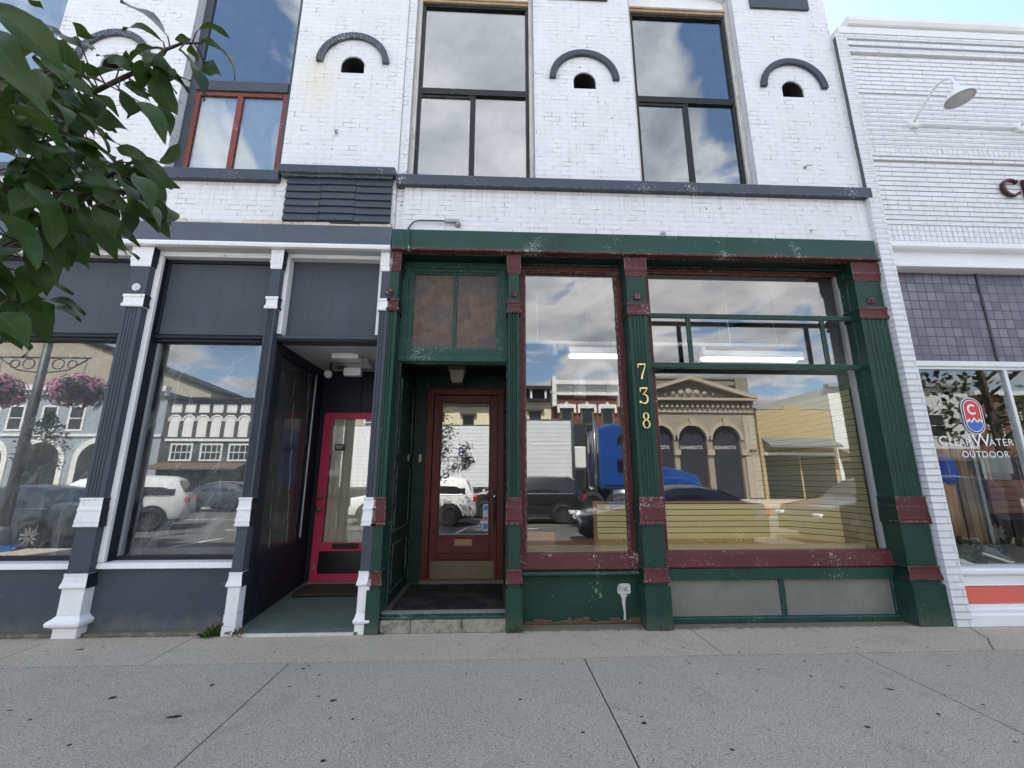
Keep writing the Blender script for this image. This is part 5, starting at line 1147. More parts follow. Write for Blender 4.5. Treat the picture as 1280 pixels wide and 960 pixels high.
# street tree whose branch reaches into the picture from the left
tt = thing('pear_tree', (-1.95, -4.82, 0), 'leafy pear tree reaching in from the upper left with dark green leaves', 'tree')
tr = MB(); tr.tube([(-1.95, -4.82, -.02), (-1.96, -4.82, .5), (-1.93, -4.83, 1.2), (-1.95, -4.82, 1.9), (-1.98, -4.82, 2.8), (-1.96, -4.85, 3.8), (-1.95, -4.85, 5.0)], [.075, .062, .055, .05, .04, .028, .01], 12)
tr.build('trunk', BARK, tt, smooth=True)
br = MB()
for k, tw in enumerate(TWIGS):
    p0 = Vector(tw[0]); n = len(tw)
    r0 = .0062 if k < 3 else .004
    if k < 7:
        a = Vector((-1.95, -4.82, min(p0.z - .25, 2.3))); mid = (a + p0) / 2 + Vector((-.12, .05, .06))
        pts = [a, mid, *[Vector(q) for q in tw]]; rad = [r0 * 1.7, r0 * 1.3] + [r0 * (1 - .72 * i / (n - 1)) for i in range(n)]
    else: pts = [Vector(q) for q in tw]; rad = [.004 * (1 - .5 * i / (n - 1)) for i in range(n)]
    br.tube(pts, rad, 8)
limbs = []
rt = random.Random(21)
for i in range(34):
    z = 1.25 + i * .095; a = i * 2.4 + rt.uniform(-.4, .4); L = rt.uniform(.6, 1.1) * (1.15 - .018 * i)
    o = Vector((-1.96, -4.82, z)); e = o + Vector((math.cos(a) * L, math.sin(a) * L * .85, L * .6)); limbs.append((o, e))
    if any(-60 < px(o + (e - o) * q)[0] < 1400 and px(o + (e - o) * q)[1] > -80 for q in (.3, .5, .7, 1.0)): continue
    br.tube([o, (o + e) / 2 + Vector((0, 0, -.04)), e], [.016, .010, .004], 7)
# leaf shape: folded along the midrib, drooping tip, petiole
class LB(MB):
    pass
lf = MB(); LUV = []
def leaf(b, t, w, nrm, curl, fold, petiole=True):
    b = Vector(b); t = Vector(t); ax = t - b; L = ax.length; ax.normalize()
    n = (Vector(nrm) - ax * ax.dot(Vector(nrm))); 
    if n.length < 1e-3: n = ax.orthogonal()
    n.normalize(); s = ax.cross(n); m = 8; vs = []; fs = []
    prof = [.06, .52, .84, .99, 1.0, .86, .60, .27, .0]
    uvs = []
    for i in range(m + 1):
        u = i / m; c = b + ax * (L * u) + n * (curl * L * (u * (1 - u) * 1.6)) ; hw = w * .5 * prof[i]
        wv = .10 * w * math.sin(u * 9 + b.x * 50)
        vs += [c - s * hw + n * (fold * hw + wv), c, c + s * hw + n * (fold * hw - wv)]; uvs += [(0, u), (.5, u), (1, u)]
    for i in range(m):
        for k in (0, 1): fs.append((i * 3 + k, i * 3 + k + 1, i * 3 + k + 4, i * 3 + k + 3))
    lf.add(vs, fs); LUV.extend(uvs)
    return n, s
CAM = Vector((0, -4.6, 1.487))
rl_ = random.Random(3)
twp = [Vector(q) for tw in TWIGS for q in tw]
tseg = [(Vector(a), Vector(b)) for tw in TWIGS for a, b in zip(tw[:-1], tw[1:])]
def nearest(p):
    best = None
    for a, b in tseg:
        d = b - a; u = max(0, min(1, (p - a).dot(d) / max(d.length_squared, 1e-9))); q = a + d * u
        if best is None or (q - p).length < (best - p).length: best = q
    return best
pet = br
for L in LEAVES:
    b = Vector(L[:3]); t = Vector(L[3:6]); view = (CAM - b).normalized()
    nrm = view * rl_.uniform(.25, 1) + Vector((rl_.uniform(-.6, .6), rl_.uniform(-.5, .5), rl_.uniform(.1, .9)))
    w = L[6] * (rl_.uniform(1.1, 1.3) if L[6] < .034 else rl_.uniform(.95, 1.1))
    leaf(b, t, w, nrm, rl_.uniform(.10, .34), rl_.uniform(.1, .55))
    q = nearest(b)
    if .004 < (q - b).length < .12: pet.tube([q, (q + b) / 2 + Vector((0, 0, .008)), b], [.0016, .0012, .0010], 5)
# more leaves strung along the visible twigs, hanging as a pear's do
MASK = [(-200, -200), (62, -60), (112, 70), (120, 92), (205, 0), (222, 30), (290, 20), (305, 105), (262, 132), (228, 195), (225, 300), (170, 335), (118, 320), (84, 345), (76, 440), (-200, 470)]
def inside(q):
    c = False; j = len(MASK) - 1
    for i in range(len(MASK)):
        a, b = MASK[i], MASK[j]
        if (a[1] > q[1]) != (b[1] > q[1]) and q[0] < (b[0] - a[0]) * (q[1] - a[1]) / (b[1] - a[1]) + a[0]: c = not c
        j = i
    return c
made = 0
for i in range(900):
    tw = TWIGS[rl_.choice((0, 0, 0, 1, 1, 1, 2, 2, 2, 3, 4, 5, 7, 8))]; k = rl_.randrange(len(tw) - 1); u = rl_.random()
    q = Vector(tw[k]).lerp(Vector(tw[k + 1]), u); b = q + Vector((rl_.gauss(0, .02), rl_.gauss(.01, .025), rl_.gauss(-.004, .018)))
    d = (Vector((.75, .1, -.75)) + Vector((rl_.gauss(0, .45), rl_.gauss(0, .5), rl_.gauss(0, .4)))).normalized(); Lf = rl_.uniform(.05, .078); e = b + d * Lf
    pe, pm = px(e), px((b + e) / 2)
    if not (inside(pe) and inside(pm) and inside(px(b))): continue
    if (b - CAM).length < .55 or pe[0] < -60: continue
    view = (CAM - b).normalized()
    leaf(b, e, rl_.uniform(.024, .034), view * rl_.uniform(.2, 1) + Vector((rl_.uniform(-.6, .6), rl_.uniform(-.5, .5), rl_.uniform(.1, .9))), rl_.uniform(.10, .34), rl_.uniform(.1, .5))
    pet.tube([q, (q + b) / 2 + Vector((0, 0, .005)), b], [.0016, .0012, .0010], 5); made += 1
    if made > 120: break
# the rest of the crown, outside the picture and behind it
cnt = 0
for i in range(16000):
    o, e = limbs[rl_.randrange(len(limbs))]; u = rl_.uniform(.2, 1.1)
    p = o + (e - o) * u + Vector((rl_.gauss(0, .11), rl_.gauss(0, .11), rl_.gauss(-.03, .10)))
    x_, y_ = px(p)
    if x_ > -30 and x_ < 1320 and y_ > -60: continue
    if (p - CAM).length < .5: continue
    d = Vector((rl_.uniform(-1, 1), rl_.uniform(-1, 1), rl_.uniform(-1.2, .2))).normalized()
    leaf(p, p + d * rl_.uniform(.05, .085), rl_.uniform(.032, .05), (rl_.uniform(-.6, .6), rl_.uniform(-.6, .6), 1), rl_.uniform(.1, .3), rl_.uniform(.1, .5)); cnt += 1
    if cnt > 6500: break
# filling leaves inside the visible spray
for i in range(190):
    j = rl_.randrange(len(LEAVES)); L = LEAVES[j]
    p = Vector(L[:3]) + Vector((rl_.gauss(-.03, .05), rl_.gauss(.05, .05), rl_.gauss(-.01, .045)))
    x_, y_ = px(p)
    if x_ > 120 or (x_ > 60 and y_ > 300) or y_ > 400 or (x_ > 55 and y_ < 40) or (p - CAM).length < .62: continue
    d = Vector((rl_.uniform(-.3, 1), rl_.uniform(-.6, .6), rl_.uniform(-1, -.1))).normalized()
    leaf(p, p + d * rl_.uniform(.05, .08), rl_.uniform(.026, .036), (rl_.uniform(-.6, .6), rl_.uniform(-1, .2), .8), rl_.uniform(.1, .3), rl_.uniform(.1, .5))
    q = nearest(p)
    if .004 < (q - p).length < .12: pet.tube([q, p], [.0014, .0010], 5)
fo = lf.build('foliage', LEAF, tt, smooth=True)
ul = fo.data.uv_layers.new(name='UVMap')
loop_v = [0] * len(fo.data.loops); fo.data.loops.foreach_get('vertex_index', loop_v)
ul.data.foreach_set('uv', [c for v in loop_v for c in LUV[v]])
br.build('branch', TWIG, tt, smooth=True)
# ------------------------------------------------------------------ vehicles (seen mirrored in the shop glass)
TINT = plain('tinted_car_glass', (.012, .014, .016), .04, 0, .9); CHROME = plain('chrome', (.7, .7, .7), .12, 1)
TAIL = plain('tail_lamp_red', (.45, .01, .01), .15); HEADL = plain('head_lamp', (.75, .77, .78), .1)
PROF = {'suv': [(0, .62), (.008, .95), (.03, 1.12), (.075, 1.56), (.12, 1.66), (.3, 1.70), (.48, 1.68), (.6, 1.58), (.715, 1.12), (.78, 1.06), (.95, .92), (.99, .70), (1, .55)],
        'sedan': [(0, .60), (.008, .85), (.03, 1.02), (.13, 1.06), (.25, 1.36), (.36, 1.45), (.48, 1.43), (.58, 1.32), (.72, .98), (.8, .93), (.96, .78), (.99, .62), (1, .5)]}
def car(kind, paintm, loc, rot, label, L=4.7, W=1.86):
    t = thing('parked_car', (0, 0, 0), label, 'car', 'cars in the street mirrored in the shop glass')
    pr = PROF[kind]; belt = 1.04 if kind == 'suv' else .92; b = MB(); ring = []; st = []
    for u, zt in pr:
        x = (u - .5) * L; e = min(u, 1 - u); w = W / 2 * (1 - .22 * max(0, 1 - e / .07) ** 2)
        zb = .24 + .10 * max(0, 1 - e / .05)
        bl = min(belt, zt - .05); top = zt
        wr = w * (.76 if zt > belt + .25 else .93)
        pts = [(w * .90, zb), (w, .42), (w * 1.0, (.42 + bl) / 2), (w * .985, bl), (w * .5 * (1 + wr / w) if zt > belt + .25 else w * .97, (bl + top) / 2 if zt > belt + .25 else bl + .02), (wr, top - .06 if zt > belt + .25 else top - .02), (wr * .75, top), (0, top + .012)]
        full = pts + [(-a, z) for a, z in pts[-2::-1]]
        ring.append([(x, a, z) for a, z in full]); st.append((x, w, bl, wr, top))
    m = len(ring[0])
    for r_ in ring: b.v += r_; b.v = b.v
    for i in range(len(ring) - 1):
        for j in range(m):
            b.f.append((i * m + j, i * m + (j + 1) % m, (i + 1) * m + (j + 1) % m, (i + 1) * m + j)); b.m.append(0)
    b.f.append(tuple(range(m))); b.m.append(0); b.f.append(tuple(range((len(ring) - 1) * m, len(ring) * m))); b.m.append(0)
    for sx in (-.31, .30):
        for sy in (-1, 1):
            b.ring(sx * L, .35, .36, .43, sy * (W / 2 - .10), sy * (W / 2 + .012), 0, 180, 16, 1); b.lathe([(.37, 0), (.37, .008)], (sx * L, sy * W / 2, .35), (0, sy, 0), 18, 1)
    b.box(-L / 2 + .15, L / 2 - .15, -W / 2 - .004, W / 2 + .004, .25, .36, 1)
    body = b.build('body', [paintm, BLACK], t, smooth=True); 
    try: body.data.set_sharp_from_angle(angle=R(35))
    except Exception: pass
    for sy in (-1, 1):
        # side glass: two panes a side following the body stations
        up = [s for s in st if s[4] > belt + .25]
        xs = [up[0][0] + .02, 0.02 * L, up[-1][0] - .02]
        def at_(x):
            for a, c in zip(st[:-1], st[1:]):
                if a[0] <= x <= c[0]:
                    k = (x - a[0]) / (c[0] - a[0]); return [a[i] + (c[i] - a[i]) * k for i in range(5)]
        for xa, xb in ((xs[0], xs[1] - .05), (xs[1] + .05, xs[2])):
            g = MB(); n = 6; vs = []
            for i in range(n + 1):
                q = at_(xa + (xb - xa) * i / n); wl = q[1] * .985 + .006; wm = q[1] * .5 * (1 + q[3] / q[1]) + .012; wu = q[3] + .012
                zl, zu = belt + .03, max(belt + .05, q[4] - .10)
                xl = xa + (xb - xa) * i / n
                vs += [(xl, sy * wl, zl), (xl, sy * wm, (zl + zu) / 2 + .0), (xl, sy * wu, zu)]
            g.add(vs, [(3 * i + k, 3 * i + k + 1, 3 * i + k + 4, 3 * i + k + 3) for i in range(n) for k in (0, 1)]); g.build('side_window', TINT, t, smooth=True)
    for sy in (-1, 1):
        for xa in (-.02 * L,): MB().box(xa, xa + .012, sy * W / 2 - .004, sy * W / 2 + .004, .45, belt - .02).build('door_seam', BLACK, t)
        q0, q1 = -.40 * L if kind == 'suv' else -.36 * L, .20 * L
        MB().tube([(q0 + (q1 - q0) * k / 5, sy * (at_(q0 + (q1 - q0) * k / 5)[1] * .985 + .008), belt + .02) for k in range(6)], .010, 5).build('trim', CHROME, t)
    i0 = max(i for i, s in enumerate(st) if s[4] > belt + .3); a, c = st[i0], st[i0 + 1]
    def screen_(a, c, name):
        g = MB(); d = Vector((c[0] - a[0], 0, c[4] - a[4])); nn = Vector((-d.z, 0, d.x)).normalized(); nn = nn if nn.z > 0 else -nn
        P = lambda s, k, y: Vector((a[0] + d.x * k, y, a[4] + d.z * k)) + nn * .012
        g.add([P(a, .08, -a[3] * .8), P(a, .08, a[3] * .8), P(a, .92, c[1] * .82), P(a, .92, -c[1] * .82)], [(0, 1, 2, 3)]); g.build(name, TINT, t)
    screen_(a, c, 'windscreen')
    i1 = min(i for i, s in enumerate(st) if s[4] > belt + .3); screen_(st[i1], st[i1 - 1], 'rear_window')
    for sy in (-1, 1):
        MB().box(-L / 2 + .0, -L / 2 + .22, sy * (W / 2 - .22) - .11, sy * (W / 2 - .20) + .165, belt - .20, belt - .04).build('tail_lamp', TAIL, t, bevel=.02)
        MB().box(L / 2 - .30, L / 2 - .02, sy * (W / 2 - .28) - .12, sy * (W / 2 - .26) + .17, .66, .76).build('headlight', HEADL, t, bevel=.02)
        MB().box(.19 * L, .19 * L + .10, sy * (W / 2 + .10) - .08, sy * (W / 2 + .10) + .08, belt + .0, belt + .13).build('mirror', paintm, t, bevel=.03)
        for x in (-.12, .08): MB().box(x * L, x * L + .2, sy * (W / 2 + .006) - .014, sy * (W / 2 + .006) + .014, belt - .13, belt - .10).build('door_handle', CHROME if kind == 'suv' else paintm, t)
    for sx in (-.31, .30):
        for sy in (-1, 1):
            wh = MB(); wh.lathe([(.20, -.2), (.33, -.2), (.35, -.17), (.35, -.03), (.33, 0), (.22, .004), (.215, -.02), (.20, -.03)], (sx * L, sy * (W / 2 + .03), 0.35), (0, sy, 0), 22); tyre = wh.build('tyre', RUBBER, t, smooth=True)
            rm = MB(); rm.lathe([(.215, -.02), (.20, -.0), (.19, -.03), (.08, -.035), (.001, -.03)], (sx * L, sy * (W / 2 + .024), 0.35), (0, sy, 0), 22, 1)
            for k in range(5):
                a_ = k * 2 * math.pi / 5; c_ = Vector((sx * L, sy * (W / 2 + .016), 0.35)); d = Vector((math.cos(a_), 0, math.sin(a_))); e = Vector((-math.sin(a_), 0, math.cos(a_)))
                for q in (-.03, .03):
                    p0 = c_ + d * .03 + e * q * .6; p1 = c_ + d * .20 + e * q * 1.6; s_ = e * .016; o = Vector((0, sy * .008, 0))
                    rm.add([p0 - s_ + o, p0 + s_ + o, p1 + s_ + o, p1 - s_ + o], [(0, 1, 2, 3)], 0)
            rm.build('rim', [STEEL, BLACK], tyre)
    t.location = loc; t.rotation_euler = (0, 0, rot)
    return t
def lower(t): return t
CW = plain('white_car_paint', (.72, .73, .73), .25, 0, .5, 4, .02, 0, .6); CBK = plain('black_car_paint', (.012, .012, .014), .2, 0, .5, 4, .05, 0, .8)
CGR = plain('dark_grey_car_paint', (.05, .055, .065), .25, .3, .5, 4, .05, 0, .7); CTAN = plain('bronze_car_paint', (.16, .125, .08), .3, .3, .5, 4, .05, 0, .6); CNAVY = plain('navy_car_paint', (.02, .03, .06), .2, .2, .5, 4, .05, 0, .8)
ZR = -.136 + .136 - .136
car('suv', CW, (-12.35, -9.3, -.136), math.pi - R(25), 'white suv in the road, mirrored in the grey window left of the red door')
car('suv', CW, (-2.95, -8.8, -.136), math.pi, 'white suv in the road, mirrored in the glass of the dark red door')
car('suv', CBK, (1.05, -11.6, -.136), math.pi, 'black suv in the far lane, mirrored in the narrow green window')
car('sedan', CGR, (-11.7, -6.15, -.136), math.pi, 'dark grey car at the near kerb, mirrored in the left grey window')
car('sedan', CNAVY, (4.4, -6.15, -.136), math.pi, 'dark navy car at the near kerb, mirrored in the narrow green window')
car('suv', CBK, (10.4, -6.15, -.136), math.pi, 'black suv at the near kerb, mirrored in the wide green window', 4.9, 1.95)
car('sedan', CGR, (-13.0, -17.6, -.136), 0, 'grey car parked before the white arched block across the street')
car('sedan', CW, (-19.0, -17.6, -.136), 0, 'white car parked before the blue grey block across the street')
car('suv', CTAN, (16.9, -11.6, -.136), math.pi, 'bronze suv in the road, mirrored at the right of the wide window')
car('sedan', CNAVY, (22.5, -17.6, -.136), 0, 'navy car parked before the tan brick block across the street')
# articulated lorry
BLUE = plain('blue_truck_paint', (.012, .062, .27), .22, 0, .5, 4, .04, 0, .8)
m_, nt_1, out_1 = new_mat('ribbed_white_trailer'); q = NT(nt_1); s_1 = q.sep(q.pos())
fr_ = q.math('FRACT', q.math('MULTIPLY', s_1[2], 5.2)); gr_ = q.math('LESS_THAN', fr_, .12)
q.l(q.bsdf(q.mix(gr_, (.74, .76, .77), (.38, .4, .42)), .4, 0, q.bump(gr_, .4, .01)), out_1.inputs[0]); TRAILW = m_
ty = -15.2
lr = thing('box_trailer', (-4, ty, -.136), 'long white ribbed box trailer in the street mirrored in the shop glass', 'trailer')
b = MB(); b.box(-10.5, 3.6, ty - 1.28, ty + 1.28, 1.05, 4.05); body = b.build('body', TRAILW, lr)
e = MB()
for x in (-10.5, 3.5): e.box(x - .02, x + .12, ty - 1.3, ty + 1.3, 1.0, 4.08)
e.box(-10.5, 3.6, ty - 1.29, ty + 1.29, .95, 1.06); e.box(-10.5, 3.6, ty - 1.29, ty + 1.29, 4.03, 4.09); e.build('rail', STEEL, lr)
for x in (-9.6, -8.3):
    for sy in (-1, 1): MB().lathe([(.28, -.5), (.5, -.5), (.52, -.45), (.52, -.05), (.5, 0), (.3, .0), (.26, -.06), (.001, -.06)], (x, ty + sy * 1.22, .38), (0, sy, 0), 22).build('wheel', RUBBER, lr, smooth=True)
cu_ = MB().box(3.6, 4.25, ty - 1.0, ty + 1.0, 2.9, 3.95, 0); cu_.box(3.61, 4.2, ty - 1.01, ty + 1.01, 1.9, 2.89, 1); cu_.build('cooling_unit', [plain('dark_cooling_unit', (.03, .035, .04), .5), WENAMEL], lr, bevel=.05)
lt = MB(); text_mb(lt, 'onq', .55, (-1.15, ty + 1.285, 1.95), (-1, 0, 0), NZ, .004, 0); text_mb(lt, 'B', .55, (-1.45, ty + 1.285, 2.55), (-1, 0, 0), NZ, .004, 1); lt.build('lettering', [plain('trailer_letter_maroon', (.16, .03, .06), .4), plain('trailer_letter_blue', (.03, .06, .25), .4)], body)
cabt = thing('truck', (7.2, ty, -.136), 'bright blue truck cab mirrored in the green shop windows', 'truck')
b = MB(); b.prism([(4.75, 1.0), (4.75, 3.75), (5.4, 3.95), (6.4, 3.75), (7.15, 3.0), (7.35, 2.35), (7.35, 1.0)], 'y', ty - 1.2, ty + 1.2); b.prism([(7.35, .75), (7.35, 2.1), (8.6, 1.85), (9.35, 1.6), (9.55, 1.1), (9.5, .75)], 'y', ty - .85, ty + .85)
b.prism([(7.2, .8), (7.2, 1.4), (7.8, 1.55), (8.7, 1.5), (9.4, 1.2), (9.45, .8)], 'y', ty - 1.2, ty + 1.2); b.build('body', BLUE, cabt, bevel=.09, seg=3)
for sy in (-1, 1):
    y = ty + sy * 1.203
    MB().prism([(6.35, 2.25), (6.35, 2.95), (6.95, 2.9), (7.2, 2.3)], 'y', y - .006, y + .006).build('side_window', TINT, cabt); MB().prism([(5.55, 2.95), (5.65, 3.35), (6.2, 3.45), (6.35, 3.3), (5.9, 2.95)], 'y', y - .006, y + .006).build('side_window', TINT, cabt)
    MB().box(5.55, 6.0, y - .006, y + .006, 1.7, 2.3).build('vent', TINT, cabt); MB().lathe([(.33, 0), (.33, 1.5)], (5.3, ty + sy * .95, .75), 'x', 18).build('fuel_tank', STEEL, cabt, smooth=True)
    for x in (4.4, 5.75 - .2, 8.5): MB().lathe([(.28, -.4), (.5, -.4), (.52, -.35), (.52, -.05), (.5, 0), (.3, .0), (.26, -.06), (.001, -.06)], (x, ty + sy * 1.2, .38), (0, sy, 0), 22).build('wheel', RUBBER, cabt, smooth=True)
    MB().box(7.15, 7.3, ty + sy * 1.5 - .12, ty + sy * 1.5 + .12, 2.2, 2.75).build('mirror', WENAMEL, cabt, bevel=.03)
for sy in (-1, 1):
    for xa in (6.28, 7.22): MB().box(xa, xa + .02, ty + sy * 1.203 - .004, ty + sy * 1.203 + .004, 1.05, 2.9).build('door_seam', BLACK, cabt)
    MB().box(4.9, 7.0, ty + sy * 1.203 - .006, ty + sy * 1.203 + .006, 1.12, 1.18).build('trim', CHROME, cabt)
    MB().tube([(4.62, ty + sy * 1.0, .9), (4.62, ty + sy * 1.0, 4.1)], .075, 10).build('exhaust', CHROME, cabt, smooth=True)
MB().prism([(6.5, 3.05), (7.16, 3.0), (7.36, 2.36), (7.37, 2.36), (7.18, 3.03)], 'y', ty - 1.1, ty + 1.1).build('windscreen', TINT, cabt)
MB().box(3.9, 7.4, ty - .45, ty + .45, .55, .95).build('chassis', BLACK, cabt)
# lamp post with flower baskets at the near kerb
lp = thing('street_lamp', (-10.2, -4.6, 0), 'grey lamp post with scrolled arms mirrored in the left grey window', 'street lamp')
PM = plain('grey_post_paint', (.06, .065, .07), .5)
b = MB(); b.tube([(-10.2, -4.6, -.14), (-10.2, -4.6, 5.4)], [.11, .07], 14); b.lathe([(.2, -.14), (.19, .25), (.13, .4), (.11, .5)], (-10.2, -4.6, 0), 'z', 16); b.build('post', PM, lp, smooth=True)
b = MB()
for s in (-1, 1):
    b.tube([(-10.2, -4.6, 4.15), (-10.2 + s * 1.0, -4.6, 4.15)], .022, 8)
    for cx, r in ((.32, .13), (.62, .10)):
        b.tube([(-10.2 + s * (cx + r * math.cos(a * .5)), -4.6, 4.0 + r * math.sin(a * .5) * .9) for a in range(0, 14)], .013, 6)
    b.tube([(-10.2 + s * .95, -4.6, 4.12), (-10.2 + s * .55, -4.6, 3.86), (-10.2 + s * .1, -4.6, 3.8)], .016, 6); b.tube([(-10.2 + s * .92, -4.6, 4.15), (-10.2 + s * .92, -4.6, 3.7)], .008, 5)
b.build('arm', BLACK, lp); b = MB(); b.lathe([(.06, 5.4), (.2, 5.55), (.24, 5.9), (.16, 6.1), (.02, 6.2)], (-10.2, -4.6, 0), 'z', 16); b.build('lantern', WENAMEL, lp, smooth=True)
PETAL = plain('pink_petal', (.36, .08, .21), .7); PETAL2 = plain('pale_pink_petal', (.44, .19, .31), .7); LEAFD = plain('basket_leaf', (.03, .055, .02), .7)
def basket(x, label):
    t = thing('hanging_basket', (x, -4.6, 3.4), label, 'flower basket', 'flower baskets on the lamp post'); r = random.Random(int(x * 10))
    MB().lathe([(.02, -.3), (.2, -.22), (.3, 0), (.31, .02)], (x, -4.6, 3.4), 'z', 18).build('pot', BLACK, t, smooth=True)
    for nm, mt, n, lo, hi in (('leaves', LEAFD, 900, .25, .52), ('flowers', [PETAL, PETAL2], 520, .46, .60)):
        b = MB()
        for i in range(n):
            a = r.uniform(0, 6.28); e = r.uniform(-.9, 1.35); d = Vector((math.cos(a) * math.cos(e), math.sin(a) * math.cos(e), math.sin(e) * .75)); c = Vector((x, -4.6, 3.35)) + d * r.uniform(lo, hi); u = d.orthogonal().normalized() * .032; v = d.cross(u)
            b.add([c - u - v, c + u - v * .6, c + u + v, c - u * .7 + v], [(0, 1, 2, 3)], r.randrange(2) if nm == 'flowers' else 0)
        b.build(nm, mt, t)
basket(-11.12, 'pink petunia basket on the left arm of the mirrored lamp post'); basket(-9.28, 'pink petunia basket on the right arm of the mirrored lamp post')

# ------------------------------------------------------------------ buildings across the street
YF = -25.2
def far_house(label, x0, x1, h, mat, depth=11, name='far_building'):
    t = thing(name, ((x0 + x1) / 2, YF, 0), label, 'building', 'buildings across the street mirrored in the shop glass'); return t
def fbox(x0, x1, d0, d1, z0, z1, mb, mi=0): return mb.box(x0, x1, YF + min(d0, d1), YF + max(d0, d1), z0, z1, mi)
def fwin(t, x0, x1, z0, z1, fm, w=.08, proud=.03, muntin=False, mat=None):
    f = MB()
    f.box(x0, x0 + w, YF + .0, YF + proud, z0, z1); f.box(x1 - w, x1, YF, YF + proud, z0, z1); f.box(x0 + w, x1 - w, YF, YF + proud, z1 - w, z1); f.box(x0 + w, x1 - w, YF, YF + proud, z0, z0 + w); f.box(x0 + w, x1 - w, YF, YF + proud - .005, (z0 + z1) / 2 - .03, (z0 + z1) / 2 + .03)
    if muntin:
        for k in (1, 2, 3): xm = x0 + (x1 - x0) * k / 4; f.box(xm - .02, xm + .02, YF + .001, YF + proud - .006, z0 + w, z1 - w)
    o = f.build('window', fm, t); MB().box(x0 + w, x1 - w, YF + .003, YF + .012, z0 + w, z1 - w).build('pane', mat or plain('far_dark_glass', (.02, .024, .028), .1), o); return o
def fbrick(name, c, c2, mo): return brick(name, c, c2, mo, ms=.012, crack=0, bump=.2)
FGL = plain('far_dark_glass', (.02, .024, .028), .1)
FW = plain('far_white_trim', (.72, .72, .70), .6)
def shop_band(t, x0, x1, z1, fm):
    n = max(2, int((x1 - x0) / 2.2)); w_ = (x1 - x0) / n
    for i in range(n):
        f = MB(); a, b = x0 + i * w_ + .08, x0 + (i + 1) * w_ - .08
        f.box(a, a + .1, YF, YF + .05, .05, z1); f.box(b - .1, b, YF, YF + .05, .05, z1); f.box(a + .1, b - .1, YF, YF + .05, .05, .6); f.box(a + .1, b - .1, YF, YF + .05, z1 - .15, z1)
        o = f.build('shop_window', fm, t); MB().box(a + .1, b - .1, YF + .003, YF + .015, .6, z1 - .15).build('pane', FGL, o)
# 1 blue grey block
m = plain('blue_grey_render', (.30, .34, .38), .8); t = far_house('blue grey block with white windows and white arches, mirrored in the left grey window', -36, -22.95, 7.8, m)
b = MB(); fbox(-36, -22.95, -10, 0, 0, 7.4, b); b.build('wall', m, t)
b = MB(); fbox(-36.1, -22.9, -.1, .4, 7.4, 7.75, b)
x = -36
while x < -23: fbox(x, x + .16, .001, .28, 7.12, 7.399, b); x += .36
b.build('cornice', FW, t)
for x in (-35, -33.4, -31.2, -29.4, -27.2, -25.2): fwin(t, x, x + 1.1, 4.6, 6.4, FW, .14)
b = MB()
for x in (-34.3, -30.6, -26.9): b.ring(x, 2.6, 1.25, 1.6, YF + .001, YF + .06); fbox(x - 1.6, x - 1.25, .001, .06, .1, 2.6, b); fbox(x + 1.25, x + 1.6, .001, .06, .1, 2.6, b)
fbox(-36, -22.95, .001, .1, 4.25, 4.42, b); b.build('arches', FW, t)
b = MB()
for x in (-34.3, -30.6, -26.9): b.prism([(x - 1.25, .1), (x + 1.25, .1)] + [(x + 1.25 * math.cos(R(a)), 2.6 + 1.25 * math.sin(R(a))) for a in range(0, 181, 12)], 'y', YF + .001, YF + .012)
b.build('glazing', FGL, t)
# 2 tan gabled block behind
m = fbrick('pale_tan_brick', (.42, .37, .29), (.36, .32, .25), (.3, .27, .22)); t = thing('far_building', (-33, -36, 0), 'tall tan block rising behind the blue grey block, mirrored', 'building', 'buildings across the street mirrored in the shop glass')
b = MB(); b.prism([(-52, 0), (-52, 15.5), (-42, 15.2), (-27.2, 9.6), (-27.2, 0)], 'y', -46, -36); b.build('wall', m, t)
b = MB(); b.prism([(-52, 15.5), (-42, 15.2), (-27.1, 9.55), (-27.1, 9.9), (-42, 15.55), (-52, 15.85)], 'y', -46, -35.8); b.build('coping', BLACK, t)
# 3 dark block with white arched panels
m = plain('charcoal_render', (.06, .06, .06), .8); t = far_house('charcoal block with six white arched panels and white window frames, mirrored', -22.9, -16.9, 6.8, m)
b = MB(); fbox(-22.94, -16.9, -10, 0, 0, 6.85, b); b.build('wall', m, t); b = MB(); fbox(-22.94, -16.85, -.1, .3, 6.85, 7.0, b); b.build('cornice', BLACK, t)
b = MB()
for i in range(6):
    xc = -22.2 + i * .94; fbox(xc - .34, xc + .34, .001, .04, 5.95, 6.55, b); b.prism([(xc - .32, 4.25), (xc + .32, 4.25)] + [(xc + .32 * math.cos(R(a)), 5.35 + .32 * math.sin(R(a))) for a in range(0, 181, 15)], 'y', YF + .001, YF + .03); b.ring(xc, 5.35, .36, .46, YF + .001, YF + .07, 0, 180, 12)
fbox(-22.6, -16.95, .001, .12, 3.95, 4.12, b); b.build('panels', FW, t)
for x in (-22.2, -20.2, -18.3): fwin(t, x, x + 1.5, 2.6, 3.8, FW, .12, .04, True)
b = MB(); b.prism([(YF + .001, 2.5), (YF + 1.2, 2.1), (YF + 1.2, 2.0), (YF + .001, 2.1)], 'x', -22.9, -16.95); b.build('awning', plain('brown_awning', (.10, .075, .05), .8), t)
shop_band(t, -22.8, -17, 2.0, BLACK)
